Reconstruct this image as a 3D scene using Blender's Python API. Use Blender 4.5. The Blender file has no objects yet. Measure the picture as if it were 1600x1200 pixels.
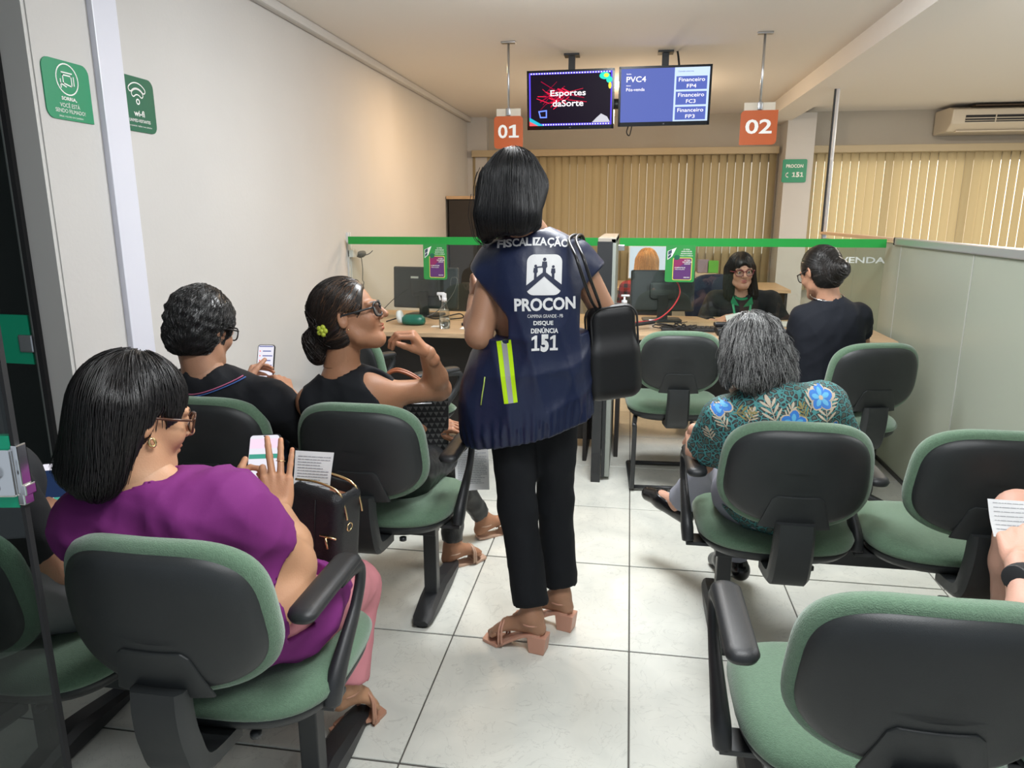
import bpy, bmesh, math, random
import numpy as np
from mathutils import Vector, Matrix
from mathutils.bvhtree import BVHTree
random.seed(7); RNG = np.random.default_rng(7)
SC = bpy.context.scene; COL = SC.collection
R = math.radians
# ---------------------------------------------------------------- camera
CH, PITCH, YAW, FPX = 1.414, R(13.2), R(9.1), 1130.0
cd = bpy.data.cameras.new('camera'); cam = bpy.data.objects.new('camera', cd); COL.objects.link(cam)
cam.location = (0, 0, CH); cam.rotation_euler = (R(90) - PITCH, 0, YAW)
cd.sensor_width = 36; cd.lens = FPX / 1600 * 36; cd.clip_start = .02; cd.clip_end = 60
SC.camera = cam
# ---------------------------------------------------------------- world, lamps, exposure
w = bpy.data.worlds.new('world'); SC.world = w; w.use_nodes = True
w.node_tree.nodes['Background'].inputs[0].default_value = (.80, .90, 1.0, 1)
w.node_tree.nodes['Background'].inputs[1].default_value = .36
def area(name, loc, size, power, col, rot=(0, 0, 0), sy=None):
    l = bpy.data.lights.new(name, 'AREA'); l.energy = power; l.color = col; l.size = size
    if sy: l.shape = 'RECTANGLE'; l.size_y = sy
    o = bpy.data.objects.new(name, l); o.location = loc; o.rotation_euler = rot; COL.objects.link(o); return o
def bulb(name, loc, power, col, r=.07):
    l = bpy.data.lights.new(name, 'POINT'); l.energy = power; l.color = col; l.shadow_soft_size = r
    o = bpy.data.objects.new(name, l); o.location = loc; COL.objects.link(o); return o
COOL = (.95, .98, 1.0); WARM = (1.0, .66, .36)
area('ceiling_panel_light', (.3, .9, 2.43), .6, 25, COOL)
area('ceiling_panel_light', (.1, 3.0, 2.43), .6, 28, COOL)
area('ceiling_panel_light', (3.2, 2.6, 2.43), .6, 22, COOL)
bulb('ceiling_lamp', (-.2, 3.0, 2.22), 22, COOL, .12)
bulb('ceiling_lamp', (.4, .3, 2.22), 9, COOL, .12)
bulb('ceiling_lamp', (2.9, 3.4, 2.2), 30, COOL, .12)
bulb('ceiling_lamp', (.0, 6.35, 2.20), 15, (1, .76, .50), .05)
area('ceiling_warm_light', (-.35, 6.3, 2.43), .3, 9, WARM)
area('ceiling_warm_light', (-1.0, 5.4, 2.43), .25, 10, WARM)
area('ceiling_warm_light', (2.8, 6.2, 2.43), .3, 30, (1, .9, .76))
vs = SC.view_settings; vs.view_transform = 'Standard'; vs.look = 'None'; vs.gamma = 1; vs.use_curve_mapping = False
vs.exposure = .62
# ---------------------------------------------------------------- helpers
_fw = np.array([-math.sin(YAW) * math.cos(PITCH), math.cos(YAW) * math.cos(PITCH), -math.sin(PITCH)])
_rt = np.array([math.cos(YAW), math.sin(YAW), 0]); _up = np.cross(_rt, _fw); _C = np.array([0, 0, CH])
def W(px, py, Y):           # the place seen at a pixel of the photograph, at depth Y in the room
    d = _fw + _rt * (px - 800) / FPX - _up * (py - 600) / FPX
    return _C + d * Y / d[1]
A = lambda *a: np.array(a, float)
BASE = {}
def tag(o, label=None, cat=None, group=None, kind=None):
    if label: o['label'] = label
    if cat: o['category'] = cat
    if group: o['group'] = group
    if kind: o['kind'] = kind
    return o
def T(name, label, cat, loc=(0, 0, 0), group=None):
    o = bpy.data.objects.new(name, None); o.empty_display_size = .05; o.location = loc; COL.objects.link(o)
    BASE[o] = A(*loc); return tag(o, label, cat, group)
def M(name, VF, mat, parent=None, smooth=True, col=None, angle=None, **kw):
    V, Fc = VF; V = np.asarray(V, float).reshape(-1, 3)
    if parent is not None: b = BASE[parent]
    elif kw.get('kind') == 'structure': b = A(0, 0, 0)
    else: b = A((V[:, 0].min() + V[:, 0].max()) / 2, (V[:, 1].min() + V[:, 1].max()) / 2, V[:, 2].min())
    me = bpy.data.meshes.new(name); me.from_pydata((V - b).tolist(), [], Fc if isinstance(Fc, list) else Fc.tolist())
    if mat is not None:
        for m_ in (mat if isinstance(mat, (list, tuple)) else [mat]): me.materials.append(m_)
    if smooth: me.polygons.foreach_set('use_smooth', [True] * len(me.polygons))
    if smooth and angle: me.set_sharp_from_angle(angle=R(angle))
    if col is not None:
        ca = me.color_attributes.new('Col', 'FLOAT_COLOR', 'POINT')
        c4 = np.ones((len(V), 4), np.float32); c4[:, :3] = col; ca.data.foreach_set('color', c4.ravel())
    me.update()
    o = bpy.data.objects.new(name, me); COL.objects.link(o)
    if parent is not None: o.parent = parent; BASE[o] = b
    else: o.location = b; BASE[o] = b
    return tag(o, kw.get('label'), kw.get('cat'), kw.get('group'), kw.get('kind'))
def dup(o, parent=None):
    c = o.copy(); COL.objects.link(c); c.parent = parent
    BASE[c] = BASE[o]
    for ch in list(o.children): dup(ch, c)
    return c
def join(*a):
    V = []; Fc = []; n = 0
    for v, f in a:
        v = np.asarray(v, float).reshape(-1, 3); V.append(v); Fc += [[i + n for i in p] for p in (f if isinstance(f, list) else f.tolist())]; n += len(v)
    return np.vstack(V), Fc
def box(x0, x1, y0, y1, z0, z1, bev=0, seg=2):
    V = A([x0, y0, z0], [x1, y0, z0], [x1, y1, z0], [x0, y1, z0], [x0, y0, z1], [x1, y0, z1], [x1, y1, z1], [x0, y1, z1])
    Fc = [[0, 3, 2, 1], [4, 5, 6, 7], [0, 1, 5, 4], [1, 2, 6, 5], [2, 3, 7, 6], [3, 0, 4, 7]]
    return bevel((V, Fc), bev, seg) if bev else (V, Fc)
def bevel(VF, wd, seg=2, ang=30):
    bm = bmesh.new(); vs_ = [bm.verts.new(v) for v in VF[0]]
    for f in VF[1]: bm.faces.new([vs_[i] for i in f])
    bm.normal_update()
    es = [e for e in bm.edges if len(e.link_faces) == 2 and e.calc_face_angle(0) > R(ang)]
    bmesh.ops.bevel(bm, geom=es, offset=wd, segments=seg, affect='EDGES', profile=.6, clamp_overlap=True)
    out = bm2(bm); return out
def bm2(bm):
    bm.verts.index_update(); r = (np.array([v.co[:] for v in bm.verts]), [[v.index for v in f.verts] for f in bm.faces]); bm.free(); return r
def rotm(axis, deg): return np.array(Matrix.Rotation(R(deg), 3, axis))
def xf(VF, m=None, t=(0, 0, 0), s=1):
    V = np.asarray(VF[0], float) * s
    if m is not None: V = V @ np.asarray(m).T
    return V + A(*t), VF[1]
def obox(c, size, m=None, bev=0, seg=2):
    a, b, d = [s / 2 for s in size]; return xf(box(-a, a, -b, b, -d, d, bev, seg), m, c)
def tube(P, r, n=8, closed=False, flat=1.0, ref=None):
    P = np.asarray(P, float); m = len(P); r = np.ones(m) * np.asarray(r)
    Tn = np.zeros_like(P)
    if closed: Tn = np.roll(P, -1, 0) - np.roll(P, 1, 0)
    else: Tn[1:-1] = P[2:] - P[:-2]; Tn[0] = P[1] - P[0]; Tn[-1] = P[-1] - P[-2]
    Tn /= np.linalg.norm(Tn, axis=1)[:, None] + 1e-12
    u = A(0, 0, 1) if ref is None else A(*ref)
    if abs(Tn[0] @ u) > .93 and ref is None: u = A(1, 0, 0)
    V = []
    for i in range(m):
        u = u - Tn[i] * (u @ Tn[i]); u /= np.linalg.norm(u) + 1e-12; v = np.cross(Tn[i], u)
        for k in range(n):
            a = 2 * math.pi * k / n; V.append(P[i] + r[i] * (math.cos(a) * u * flat + math.sin(a) * v))
    Fc = []
    for i in range(m if closed else m - 1):
        j = (i + 1) % m
        for k in range(n): l = (k + 1) % n; Fc.append([i * n + k, i * n + l, j * n + l, j * n + k])
    if not closed: Fc += [list(range(n))[::-1], [(m - 1) * n + k for k in range(n)]]
    return np.array(V), Fc
def smoothpts(P, k=6, closed=False):     # Catmull-Rom
    P = np.asarray(P, float); n = len(P); out = []
    rng = range(n) if closed else range(n - 1)
    for i in rng:
        p0, p1, p2, p3 = (P[(i - 1) % n], P[i], P[(i + 1) % n], P[(i + 2) % n]) if closed else (P[max(i - 1, 0)], P[i], P[i + 1], P[min(i + 2, n - 1)])
        for j in range(k):
            t = j / k; out.append(.5 * (2 * p1 + (p2 - p0) * t + (2 * p0 - 5 * p1 + 4 * p2 - p3) * t * t + (3 * p1 - p0 - 3 * p2 + p3) * t ** 3))
    if not closed: out.append(P[-1])
    return np.array(out)
def lathe(prof, n=24, c=(0, 0, 0)):
    V = []; Fc = []; m = len(prof)
    for r, z in prof:
        for k in range(n): a = 2 * math.pi * k / n; V.append([r * math.cos(a), r * math.sin(a), z])
    for i in range(m - 1):
        for k in range(n): l = (k + 1) % n; Fc.append([i * n + k, i * n + l, (i + 1) * n + l, (i + 1) * n + k])
    Fc += [list(range(n))[::-1], [(m - 1) * n + k for k in range(n)]]
    return np.array(V) + A(*c), Fc
def pillow(outl, prof, axes=(0, 2, 1), bend=None):
    """outline pts (n,2); prof = list of (inset, depth); rings between them; capped"""
    outl = np.asarray(outl, float); n = len(outl); V = []; Fc = []
    c = outl.mean(0); hx, hz = np.ptp(outl[:, 0]) / 2, np.ptp(outl[:, 1]) / 2
    for ins, d in prof:
        q = (outl - c) * A(max(0, (hx - ins) / hx), max(0, (hz - ins) / hz)) + c
        for p in q: v = [0, 0, 0]; v[axes[0]] = p[0]; v[axes[1]] = p[1]; v[axes[2]] = d; V.append(v)
    for i in range(len(prof) - 1):
        for k in range(n): l = (k + 1) % n; Fc.append([i * n + k, i * n + l, (i + 1) * n + l, (i + 1) * n + k])
    Fc += [list(range(n))[::-1], [(len(prof) - 1) * n + k for k in range(n)]]
    V = np.array(V)
    if bend: V = bend(V)
    return V, Fc
def fill(prof_in, a=.9):     # extra inner rings so a bent cap stays smooth
    return prof_in
def sup(a, b, n=3.4, N=56, fb=None):
    t = np.linspace(0, 2 * math.pi, N, endpoint=False)
    x = a * np.sign(np.cos(t)) * np.abs(np.cos(t)) ** (2 / n); y = b * np.sign(np.sin(t)) * np.abs(np.sin(t)) ** (2 / n)
    q = np.stack([x, y], 1); return fb(q) if fb else q
def rrect(w_, h_, r, n=5, corners=(1, 1, 1, 1)):
    out = []
    for i, (sx, sy, a0) in enumerate(((1, 1, 0), (-1, 1, 90), (-1, -1, 180), (1, -1, 270))):
        rr = max(r * corners[i], 1e-4); k = n if corners[i] else 0
        for j in range(k + 1):
            a = R(a0 + (90 * j / k if k else 45)); out.append((sx * (w_ / 2 - rr) + rr * math.cos(a), sy * (h_ / 2 - rr) + rr * math.sin(a)))
    return out
def prism(poly, d0, d1, o=(0, 0, 0), ux=(1, 0, 0), uy=(0, 0, 1), un=(0, -1, 0), bev=0):
    o, ux, uy, un = A(*o), A(*ux), A(*uy), A(*un); n = len(poly)
    V = [o + ux * p[0] + uy * p[1] + un * d0 for p in poly] + [o + ux * p[0] + uy * p[1] + un * d1 for p in poly]
    Fc = [list(range(n))[::-1], list(range(n, 2 * n))] + [[i, (i + 1) % n, n + (i + 1) % n, n + i] for i in range(n)]
    return bevel((np.array(V), Fc), bev) if bev else (np.array(V), Fc)
# ---------------------------------------------------------------- materials
MATS = {}
def mat(name, c, rough=.6, metal=0, spec=.5, bump=None, var=None, emit=None, es=1, sss=0, coat=0, colattr=False, sheen=0, trans=0, alpha=1, mottle=None):
    if name in MATS: return MATS[name]
    m = bpy.data.materials.new(name); m.use_nodes = True; nt = m.node_tree; N = nt.nodes; L = nt.links
    b = N['Principled BSDF']; c = tuple(c) + (1,)
    b.inputs['Base Color'].default_value = c; b.inputs['Roughness'].default_value = rough; b.inputs['Metallic'].default_value = metal
    b.inputs['Specular IOR Level'].default_value = spec; b.inputs['Coat Weight'].default_value = coat; b.inputs['Sheen Weight'].default_value = sheen
    b.inputs['Transmission Weight'].default_value = trans; b.inputs['Alpha'].default_value = alpha
    if sss: b.inputs['Subsurface Weight'].default_value = sss; b.inputs['Subsurface Radius'].default_value = (.012, .005, .003); b.inputs['Subsurface Scale'].default_value = 1
    tc = N.new('ShaderNodeTexCoord'); src = None
    if colattr: a = N.new('ShaderNodeVertexColor'); a.layer_name = 'Col'; src = a.outputs[0]; L.new(src, b.inputs['Base Color'])
    if var:   # (scale, amount, detail[, stretch])
        nz = N.new('ShaderNodeTexNoise'); nz.inputs['Scale'].default_value = var[0]; nz.inputs['Detail'].default_value = 4
        if len(var) > 2: mp = N.new('ShaderNodeMapping'); mp.inputs['Scale'].default_value = var[2]; L.new(tc.outputs['Object'], mp.inputs[0]); L.new(mp.outputs[0], nz.inputs[0])
        else: L.new(tc.outputs['Object'], nz.inputs[0])
        mr = N.new('ShaderNodeMapRange'); mr.inputs[1].default_value = .3; mr.inputs[2].default_value = .7
        mr.inputs[3].default_value = 1 - var[1]; mr.inputs[4].default_value = 1 + var[1]; L.new(nz.outputs[0], mr.inputs[0])
        mx = N.new('ShaderNodeVectorMath'); mx.operation = 'SCALE'
        if src: L.new(src, mx.inputs[0])
        else: mx.inputs[0].default_value = c[:3]
        L.new(mr.outputs[0], mx.inputs['Scale']); L.new(mx.outputs[0], b.inputs['Base Color'])
    if bump:  # (scale, strength[, stretch])
        nz = N.new('ShaderNodeTexNoise'); nz.inputs['Scale'].default_value = bump[0]; nz.inputs['Detail'].default_value = 3
        if len(bump) > 2: mp = N.new('ShaderNodeMapping'); mp.inputs['Scale'].default_value = bump[2]; L.new(tc.outputs['Object'], mp.inputs[0]); L.new(mp.outputs[0], nz.inputs[0])
        else: L.new(tc.outputs['Object'], nz.inputs[0])
        bp = N.new('ShaderNodeBump'); bp.inputs['Strength'].default_value = bump[1]; bp.inputs['Distance'].default_value = .01; L.new(nz.outputs[0], bp.inputs['Height']); L.new(bp.outputs[0], b.inputs['Normal'])
    if emit: b.inputs['Emission Color'].default_value = tuple(emit) + (1,); b.inputs['Emission Strength'].default_value = es
    MATS[name] = m; return m
def glassmat(name, tint, refl=1.0, rough=0.0):
    m = bpy.data.materials.new(name); m.use_nodes = True; nt = m.node_tree; N = nt.nodes; L = nt.links; N.clear()
    out = N.new('ShaderNodeOutputMaterial'); t = N.new('ShaderNodeBsdfTransparent'); g = N.new('ShaderNodeBsdfGlossy'); f = N.new('ShaderNodeFresnel'); mx = N.new('ShaderNodeMixShader')
    t.inputs[0].default_value = tuple(tint) + (1,); g.inputs['Roughness'].default_value = rough; f.inputs[0].default_value = 1.5
    mu = N.new('ShaderNodeMath'); mu.operation = 'MULTIPLY'; mu.inputs[1].default_value = refl; gm = N.new('ShaderNodeNewGeometry'); mr = N.new('ShaderNodeMapRange'); mr.inputs[3].default_value = 1.5; mr.inputs[4].default_value = 1 / 1.5; L.new(gm.outputs['Backfacing'], mr.inputs[0]); L.new(mr.outputs[0], f.inputs[0]); L.new(f.outputs[0], mu.inputs[0])
    L.new(mu.outputs[0], mx.inputs[0]); L.new(t.outputs[0], mx.inputs[1]); L.new(g.outputs[0], mx.inputs[2]); L.new(mx.outputs[0], out.inputs[0]); return m
m_wall = mat('painted_wall', (.58, .565, .55), .75, spec=.25, bump=(60, .05), var=(1.3, .03))
m_ceil = mat('ceiling_paint', (.80, .765, .73), .85, spec=.2, bump=(30, .04))
m_white = mat('white_plastic', (.72, .72, .74), .4)
m_black = mat('black_plastic', (.018, .019, .021), .42, bump=(700, .12))
m_shell = mat('chair_shell_plastic', (.021, .0235, .0245), .42, spec=.45, bump=(900, .15), var=(9, .12))
m_green = mat('green_upholstery', (.112, .190, .122), .82, spec=.2, sheen=.4, bump=(420, .35), var=(160, .10))
m_steel = mat('black_steel', (.025, .027, .029), .38, spec=.5)
m_alu = mat('aluminium', (.55, .56, .58), .3, 1)
m_chrome = mat('chrome', (.75, .75, .76), .12, 1)
m_gold = mat('gold_metal', (.80, .60, .32), .25, 1)
m_wood = mat('light_oak_laminate', (.52, .36, .22), .45, var=(7, .16, (1, 12, 12)), bump=(30, .05, (1, 12, 12)))
m_dark = mat('dark_laminate', (.022, .018, .016), .55)
m_glass = glassmat('clear_glass', (.93, .96, .94), 1.0)
m_tint = glassmat('tinted_glass', (.57, .61, .60), 1.0)
m_screenback = mat('monitor_plastic', (.035, .037, .040), .5)
m_paper = mat('paper', (.82, .83, .84), .8)
m_print = mat('print_black', (.03, .03, .035), .7)
m_grey = mat('print_grey', (.35, .36, .4), .7)
m_pw = mat('print_white', (.85, .85, .83), .6)
m_sgreen = mat('sign_green', (.02, .27, .13), .35)
m_sdgreen = mat('sign_dark_green', (.015, .13, .075), .35)
m_band = mat('band_green', (.012, .30, .045), .4)
m_orange = mat('sign_orange', (.47, .095, .02), .4)
m_rubber = mat('rubber', (.012, .012, .013), .7)
# ---------------------------------------------------------------- flat print and lettering
def pjt(V, n, bvh, off):
    V = V.copy(); nn = Vector(n)
    for i, v in enumerate(V):
        h = bvh.ray_cast(Vector(v) + nn * .25, -nn, .6)
        if h[0] is not None: V[i] = np.array(h[0]) + A(*n) * off
        else: V[i] = np.nan
    return V
def pruned(V, Fc):
    ok = ~np.isnan(V[:, 0]); keep = [f for f in Fc if all(ok[i] for i in f)]; us = sorted({i for f in keep for i in f}); mp = {u: k for k, u in enumerate(us)}
    return V[us], [[mp[i] for i in f] for f in keep]
def bvh_of(VF): return BVHTree.FromPolygons([Vector(v) for v in VF[0]], [list(f) for f in VF[1]])
def subdiv(VF, mx):
    bm = bmesh.new(); vs_ = [bm.verts.new(v) for v in VF[0]]
    for f in VF[1]:
        try: bm.faces.new([vs_[i] for i in f])
        except ValueError: pass
    bm.normal_update(); bmesh.ops.triangulate(bm, faces=bm.faces[:])
    for _ in range(4):
        es = [e for e in bm.edges if e.calc_length() > mx]
        if not es or len(bm.verts) > 30000: break
        bmesh.ops.subdivide_edges(bm, edges=es, cuts=1); bmesh.ops.triangulate(bm, faces=[f for f in bm.faces if len(f.verts) > 3])
    return bm2(bm)
def frame(VF2, o, ux, uy): V = np.asarray(VF2[0], float); return A(*o) + V[:, :1] * A(*ux) + V[:, 1:2] * A(*uy), VF2[1]
def flat(name, polys, o, ux, uy, mt, parent, lift=.0008, bvh=None, res=.012, **kw):
    ux, uy = A(*ux), A(*uy); n = np.cross(ux, uy); n /= np.linalg.norm(n); V = []; Fc = []
    for p in polys: b = len(V); V += [(q[0], q[1], 0) for q in p]; Fc.append(list(range(b, b + len(p))))
    VF = frame((np.array(V, float), Fc), o, ux, uy)
    if bvh: VF = subdiv(VF, res); VF = pruned(pjt(VF[0], n, bvh, lift), VF[1])
    else: VF = (VF[0] + n * lift, VF[1])
    return M(name, VF, mt, parent, smooth=False, **kw)
_tc = {}
def textmesh(s, bold=0, shear=0, sp=1):
    key = (s, bold, shear, sp)
    if key not in _tc:
        c = bpy.data.curves.new('lettering', 'FONT'); c.body = s; c.offset = bold; c.shear = shear; c.space_character = sp; c.resolution_u = 3; c.align_x = 'LEFT'
        o = bpy.data.objects.new('lettering', c); COL.objects.link(o); bpy.context.view_layer.update()
        me = bpy.data.meshes.new_from_object(o.evaluated_get(bpy.context.evaluated_depsgraph_get()))
        V = np.array([v.co[:] for v in me.vertices]).reshape(-1, 3); Fc = [list(p.vertices) for p in me.polygons]
        bpy.data.objects.remove(o); bpy.data.curves.remove(c); bpy.data.meshes.remove(me); _tc[key] = (V, Fc)
    return _tc[key]
ONE = [(.02, .0), (.52, .0), (.52, .11), (.37, .11), (.37, .70), (.25, .70), (.03, .60), (.03, .48), (.21, .545), (.21, .11), (.02, .11)]
def glyphs(s, bold, shear, sp):     # the built-in font draws its 1 like an I: give it a flag and a foot
    if '1' not in s: return textmesh(s, bold, shear, sp)
    parts = []; x = 0
    for ch in s:
        if ch == '1': V = np.array([(p[0], p[1], 0) for p in ONE]); F_ = [[1, 2, 10, 0], [9, 2, 3], [9, 3, 4, 5], [8, 9, 5], [8, 5, 6, 7], [9, 10, 2]]; F_ = [list(range(11))]
        else: V, F_ = textmesh(ch, bold, 0, 1)
        V = V.copy(); V[:, 0] += x - V[:, 0].min(); x = V[:, 0].max() + .07; parts.append((V, F_))
    return join(*parts)
def text(s, o, ux, uy, width, height, mt, parent, bold=.02, lift=.0012, bvh=None, align='C', shear=0, sp=1, name='lettering'):
    """fit the string's box to width x height (width None keeps the proportions)"""
    V, Fc = glyphs(s, bold, shear, sp); V = V.copy(); mn, mxx = V.min(0), V.max(0)
    hy = height / (mxx[1] - mn[1]); wx = hy if width is None else width / (mxx[0] - mn[0]); ww = (mxx[0] - mn[0]) * wx
    V[:, 0] = (V[:, 0] - mn[0]) * wx - (ww / 2 if align == 'C' else 0); V[:, 1] = (V[:, 1] - mn[1]) * hy
    ux, uy = A(*ux), A(*uy); n = np.cross(ux, uy); n /= np.linalg.norm(n)
    VF = frame((V, Fc), o, ux, uy)
    if bvh: VF = subdiv(VF, .012); VF = pruned(pjt(VF[0], n, bvh, lift), VF[1])
    else: VF = (VF[0] + n * lift, VF[1])
    return M(name, VF, mt, parent, smooth=False)
def ring2(r0, r1, cx=0, cy=0, a0=0, a1=360, n=28):
    out = []
    for i in range(n):
        p, q = R(a0 + (a1 - a0) * i / n), R(a0 + (a1 - a0) * (i + 1) / n)
        out.append([(cx + r0 * math.cos(p), cy + r0 * math.sin(p)), (cx + r1 * math.cos(p), cy + r1 * math.sin(p)), (cx + r1 * math.cos(q), cy + r1 * math.sin(q)), (cx + r0 * math.cos(q), cy + r0 * math.sin(q))])
    return out
def line2(pts, w_):
    out = []
    for (x0, y0), (x1, y1) in zip(pts[:-1], pts[1:]):
        d = math.hypot(x1 - x0, y1 - y0) or 1; nx, ny = -(y1 - y0) / d * w_ / 2, (x1 - x0) / d * w_ / 2
        ex, ey = (x1 - x0) / d * w_ / 2, (y1 - y0) / d * w_ / 2
        out.append([(x0 - nx - ex, y0 - ny - ey), (x1 - nx + ex, y1 - ny + ey), (x1 + nx + ex, y1 + ny + ey), (x0 + nx - ex, y0 + ny - ey)])
    return out
def disc2(cx, cy, r, ry=None, n=20): ry = ry or r; return [[(cx + r * math.cos(2 * math.pi * i / n), cy + ry * math.sin(2 * math.pi * i / n)) for i in range(n)]]
def rect2(x0, y0, x1, y1): return [[(x0, y0), (x1, y0), (x1, y1), (x0, y1)]]
X_, Y_, Z_ = (1, 0, 0), (0, 1, 0), (0, 0, 1)
# ================================================================ SETTING
CZ = 2.45; XL = -1.82; YB = 8.35
mt_tile = bpy.data.materials.new('ceramic_tile'); mt_tile.use_nodes = True
def _tile():
    nt = mt_tile.node_tree; N = nt.nodes; L = nt.links; b = N['Principled BSDF']
    tc = N.new('ShaderNodeNewGeometry'); n1 = N.new('ShaderNodeTexNoise'); n1.inputs['Scale'].default_value = 3.2; n1.inputs['Detail'].default_value = 8; n1.inputs['Distortion'].default_value = 1.2
    L.new(tc.outputs['Position'], n1.inputs[0]); cr = N.new('ShaderNodeValToRGB'); L.new(n1.outputs[0], cr.inputs[0])
    cr.color_ramp.elements[0].position = .30; cr.color_ramp.elements[0].color = (.60, .61, .56, 1); cr.color_ramp.elements[1].position = .72; cr.color_ramp.elements[1].color = (.78, .78, .71, 1)
    n2 = N.new('ShaderNodeTexNoise'); n2.inputs['Scale'].default_value = 7; n2.inputs['Detail'].default_value = 6; n2.inputs['Distortion'].default_value = 2.5; L.new(tc.outputs['Position'], n2.inputs[0])
    m1 = N.new('ShaderNodeMath'); m1.operation = 'SUBTRACT'; m1.inputs[1].default_value = .5; L.new(n2.outputs[0], m1.inputs[0]); m2 = N.new('ShaderNodeMath'); m2.operation = 'ABSOLUTE'; L.new(m1.outputs[0], m2.inputs[0])
    mr = N.new('ShaderNodeMapRange'); mr.inputs[1].default_value = 0; mr.inputs[2].default_value = .012; mr.inputs[3].default_value = .84; mr.inputs[4].default_value = 1; L.new(m2.outputs[0], mr.inputs[0])
    mx = N.new('ShaderNodeVectorMath'); mx.operation = 'SCALE'; L.new(cr.outputs[0], mx.inputs[0]); L.new(mr.outputs[0], mx.inputs['Scale']); L.new(mx.outputs[0], b.inputs['Base Color'])
    b.inputs['Roughness'].default_value = .34; b.inputs['Specular IOR Level'].default_value = .4
_tile()
m_grout = mat('grout', (.10, .095, .085), .9)
fl = M('floor', box(-3.2, 5.2, -1.2, YB, -.05, -.004), m_grout, kind='structure', smooth=False)
tv = bevel(box(-.2975, .2975, -.2985, .2985, -.02, 0), .0015, 1); ix = 0
for i in range(-5, 8):
    for j in range(-3, 14):
        cx, cy = .046 + .6 * i + .3, 1.57 + .605 * j + .3
        if cy > YB - .3 or cx < -3 or cx > 5: continue
        if ix == 0: t0 = M('floor_tile', xf(tv, None, (cx, cy, 0)), mt_tile, fl, smooth=False); t0me = t0; c0 = (cx, cy)
        else: t = t0.copy(); COL.objects.link(t); t.parent = fl; t.location = (cx - c0[0], cy - c0[1], 0)
        ix += 1
M('ceiling', box(-3.2, 5.2, -1.2, YB + .1, CZ, CZ + .05), m_ceil, kind='structure', smooth=False)
# left wall: starts at the pillar just inside the glass door
M('wall_left', box(XL - .12, XL, 2.11, YB, 0, CZ), m_wall, kind='structure', smooth=False)
M('wall_left_return', box(XL - .13, XL, 2.095, 2.11, 0, CZ), mat('shaded_grey_paint', (.58, .57, .55), .7), kind='structure', smooth=False)
M('trim_1', join(box(XL, XL + .025, 2.375, 2.50, 0, CZ, .004)), mat('white_gloss_paint', (.70, .71, .80), .35), kind='structure', smooth=False)
M('trim_2', box(XL, XL + .004, 2.11, 2.77, 0, CZ), m_wall, kind='structure', smooth=False)
M('trim_3', join(box(XL, XL + .05, 2.5, YB, CZ - .05, CZ, .015)), m_wall, kind='structure', smooth=False)
M('trim_4', box(-1.86, -1.60, YB - .12, YB, 0, CZ), m_wall, kind='structure', smooth=False)
M('wall_back', box(-3.2, 5.2, YB, YB + .12, 0, CZ), mat('back_wall_paint', (.52, .48, .42), .8, spec=.2), kind='structure', smooth=False)
M('wall_right', box(5.1, 5.2, -1.2, YB, 0, CZ), m_wall, kind='structure', smooth=False)
# dark lobby seen through the glass door
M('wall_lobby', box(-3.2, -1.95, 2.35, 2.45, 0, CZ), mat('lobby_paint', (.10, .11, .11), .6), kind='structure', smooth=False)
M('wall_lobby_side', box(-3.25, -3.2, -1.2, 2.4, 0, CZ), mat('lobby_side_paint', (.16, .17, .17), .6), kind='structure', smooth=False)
# ceiling beam and the column it lands on
M('trim_5', box(1.30, 1.55, 1.5, YB, 2.33, CZ), m_ceil, kind='structure', smooth=False)
M('wall_column', box(1.52, 1.79, 7.98, YB, 0, 2.40), m_wall, kind='structure', smooth=False)
# ---------------------------------------------------------------- vertical blinds
m_blind = bpy.data.materials.new('blind_fabric'); m_blind.use_nodes = True
def _bl():
    nt = m_blind.node_tree; N = nt.nodes; L = nt.links; N.clear(); out = N.new('ShaderNodeOutputMaterial'); d = N.new('ShaderNodeBsdfDiffuse'); t = N.new('ShaderNodeBsdfTranslucent'); m = N.new('ShaderNodeMixShader')
    d.inputs[0].default_value = (.47, .385, .24, 1); t.inputs[0].default_value = (.52, .43, .26, 1); m.inputs[0].default_value = .35
    L.new(d.outputs[0], m.inputs[1]); L.new(t.outputs[0], m.inputs[2]); L.new(m.outputs[0], out.inputs[0])
_bl()
m_val = mat('blind_valance', (.50, .41, .27), .6)
def blinds(x0, x1, label, ang=66):
    b = T('vertical_blind', label, 'blind', ((x0 + x1) / 2, 8.24, .62))
    M('head_rail', box(x0, x1, 8.16, 8.26, 2.03, 2.10, .006), m_val, b, smooth=False)
    n = int(round((x1 - x0) / .083)); proto = None
    for i in range(n):
        x = x0 + (i + .5) * (x1 - x0) / n
        a = ang + random.uniform(-5, 5) + (14 if random.random() < .08 and ang < 70 else 0)
        if proto is None:
            V = []; pf = [(-.044, .005), (-.022, -.003), (0, -.005), (.022, -.003), (.044, .005)]
            for z in (.62, 2.035):
                for p in pf: V.append((p[0], p[1], z))
            Fq = [[k, k + 1, k + 6, k + 5] for k in range(4)]
            proto = M('slat', xf((np.array(V), Fq), None, BASE[b] * A(1, 1, 0)), m_blind, b); s = proto
        else: s = proto.copy(); COL.objects.link(s); s.parent = b
        s.location = (x - BASE[b][0], 0, 0); s.rotation_euler.z = R(90 - a)
blinds(-1.76, 1.49, 'long beige vertical blind on back wall behind the attendant')
blinds(1.80, 4.9, 'right beige vertical blind beyond column, under the air conditioner', 80)
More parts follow.
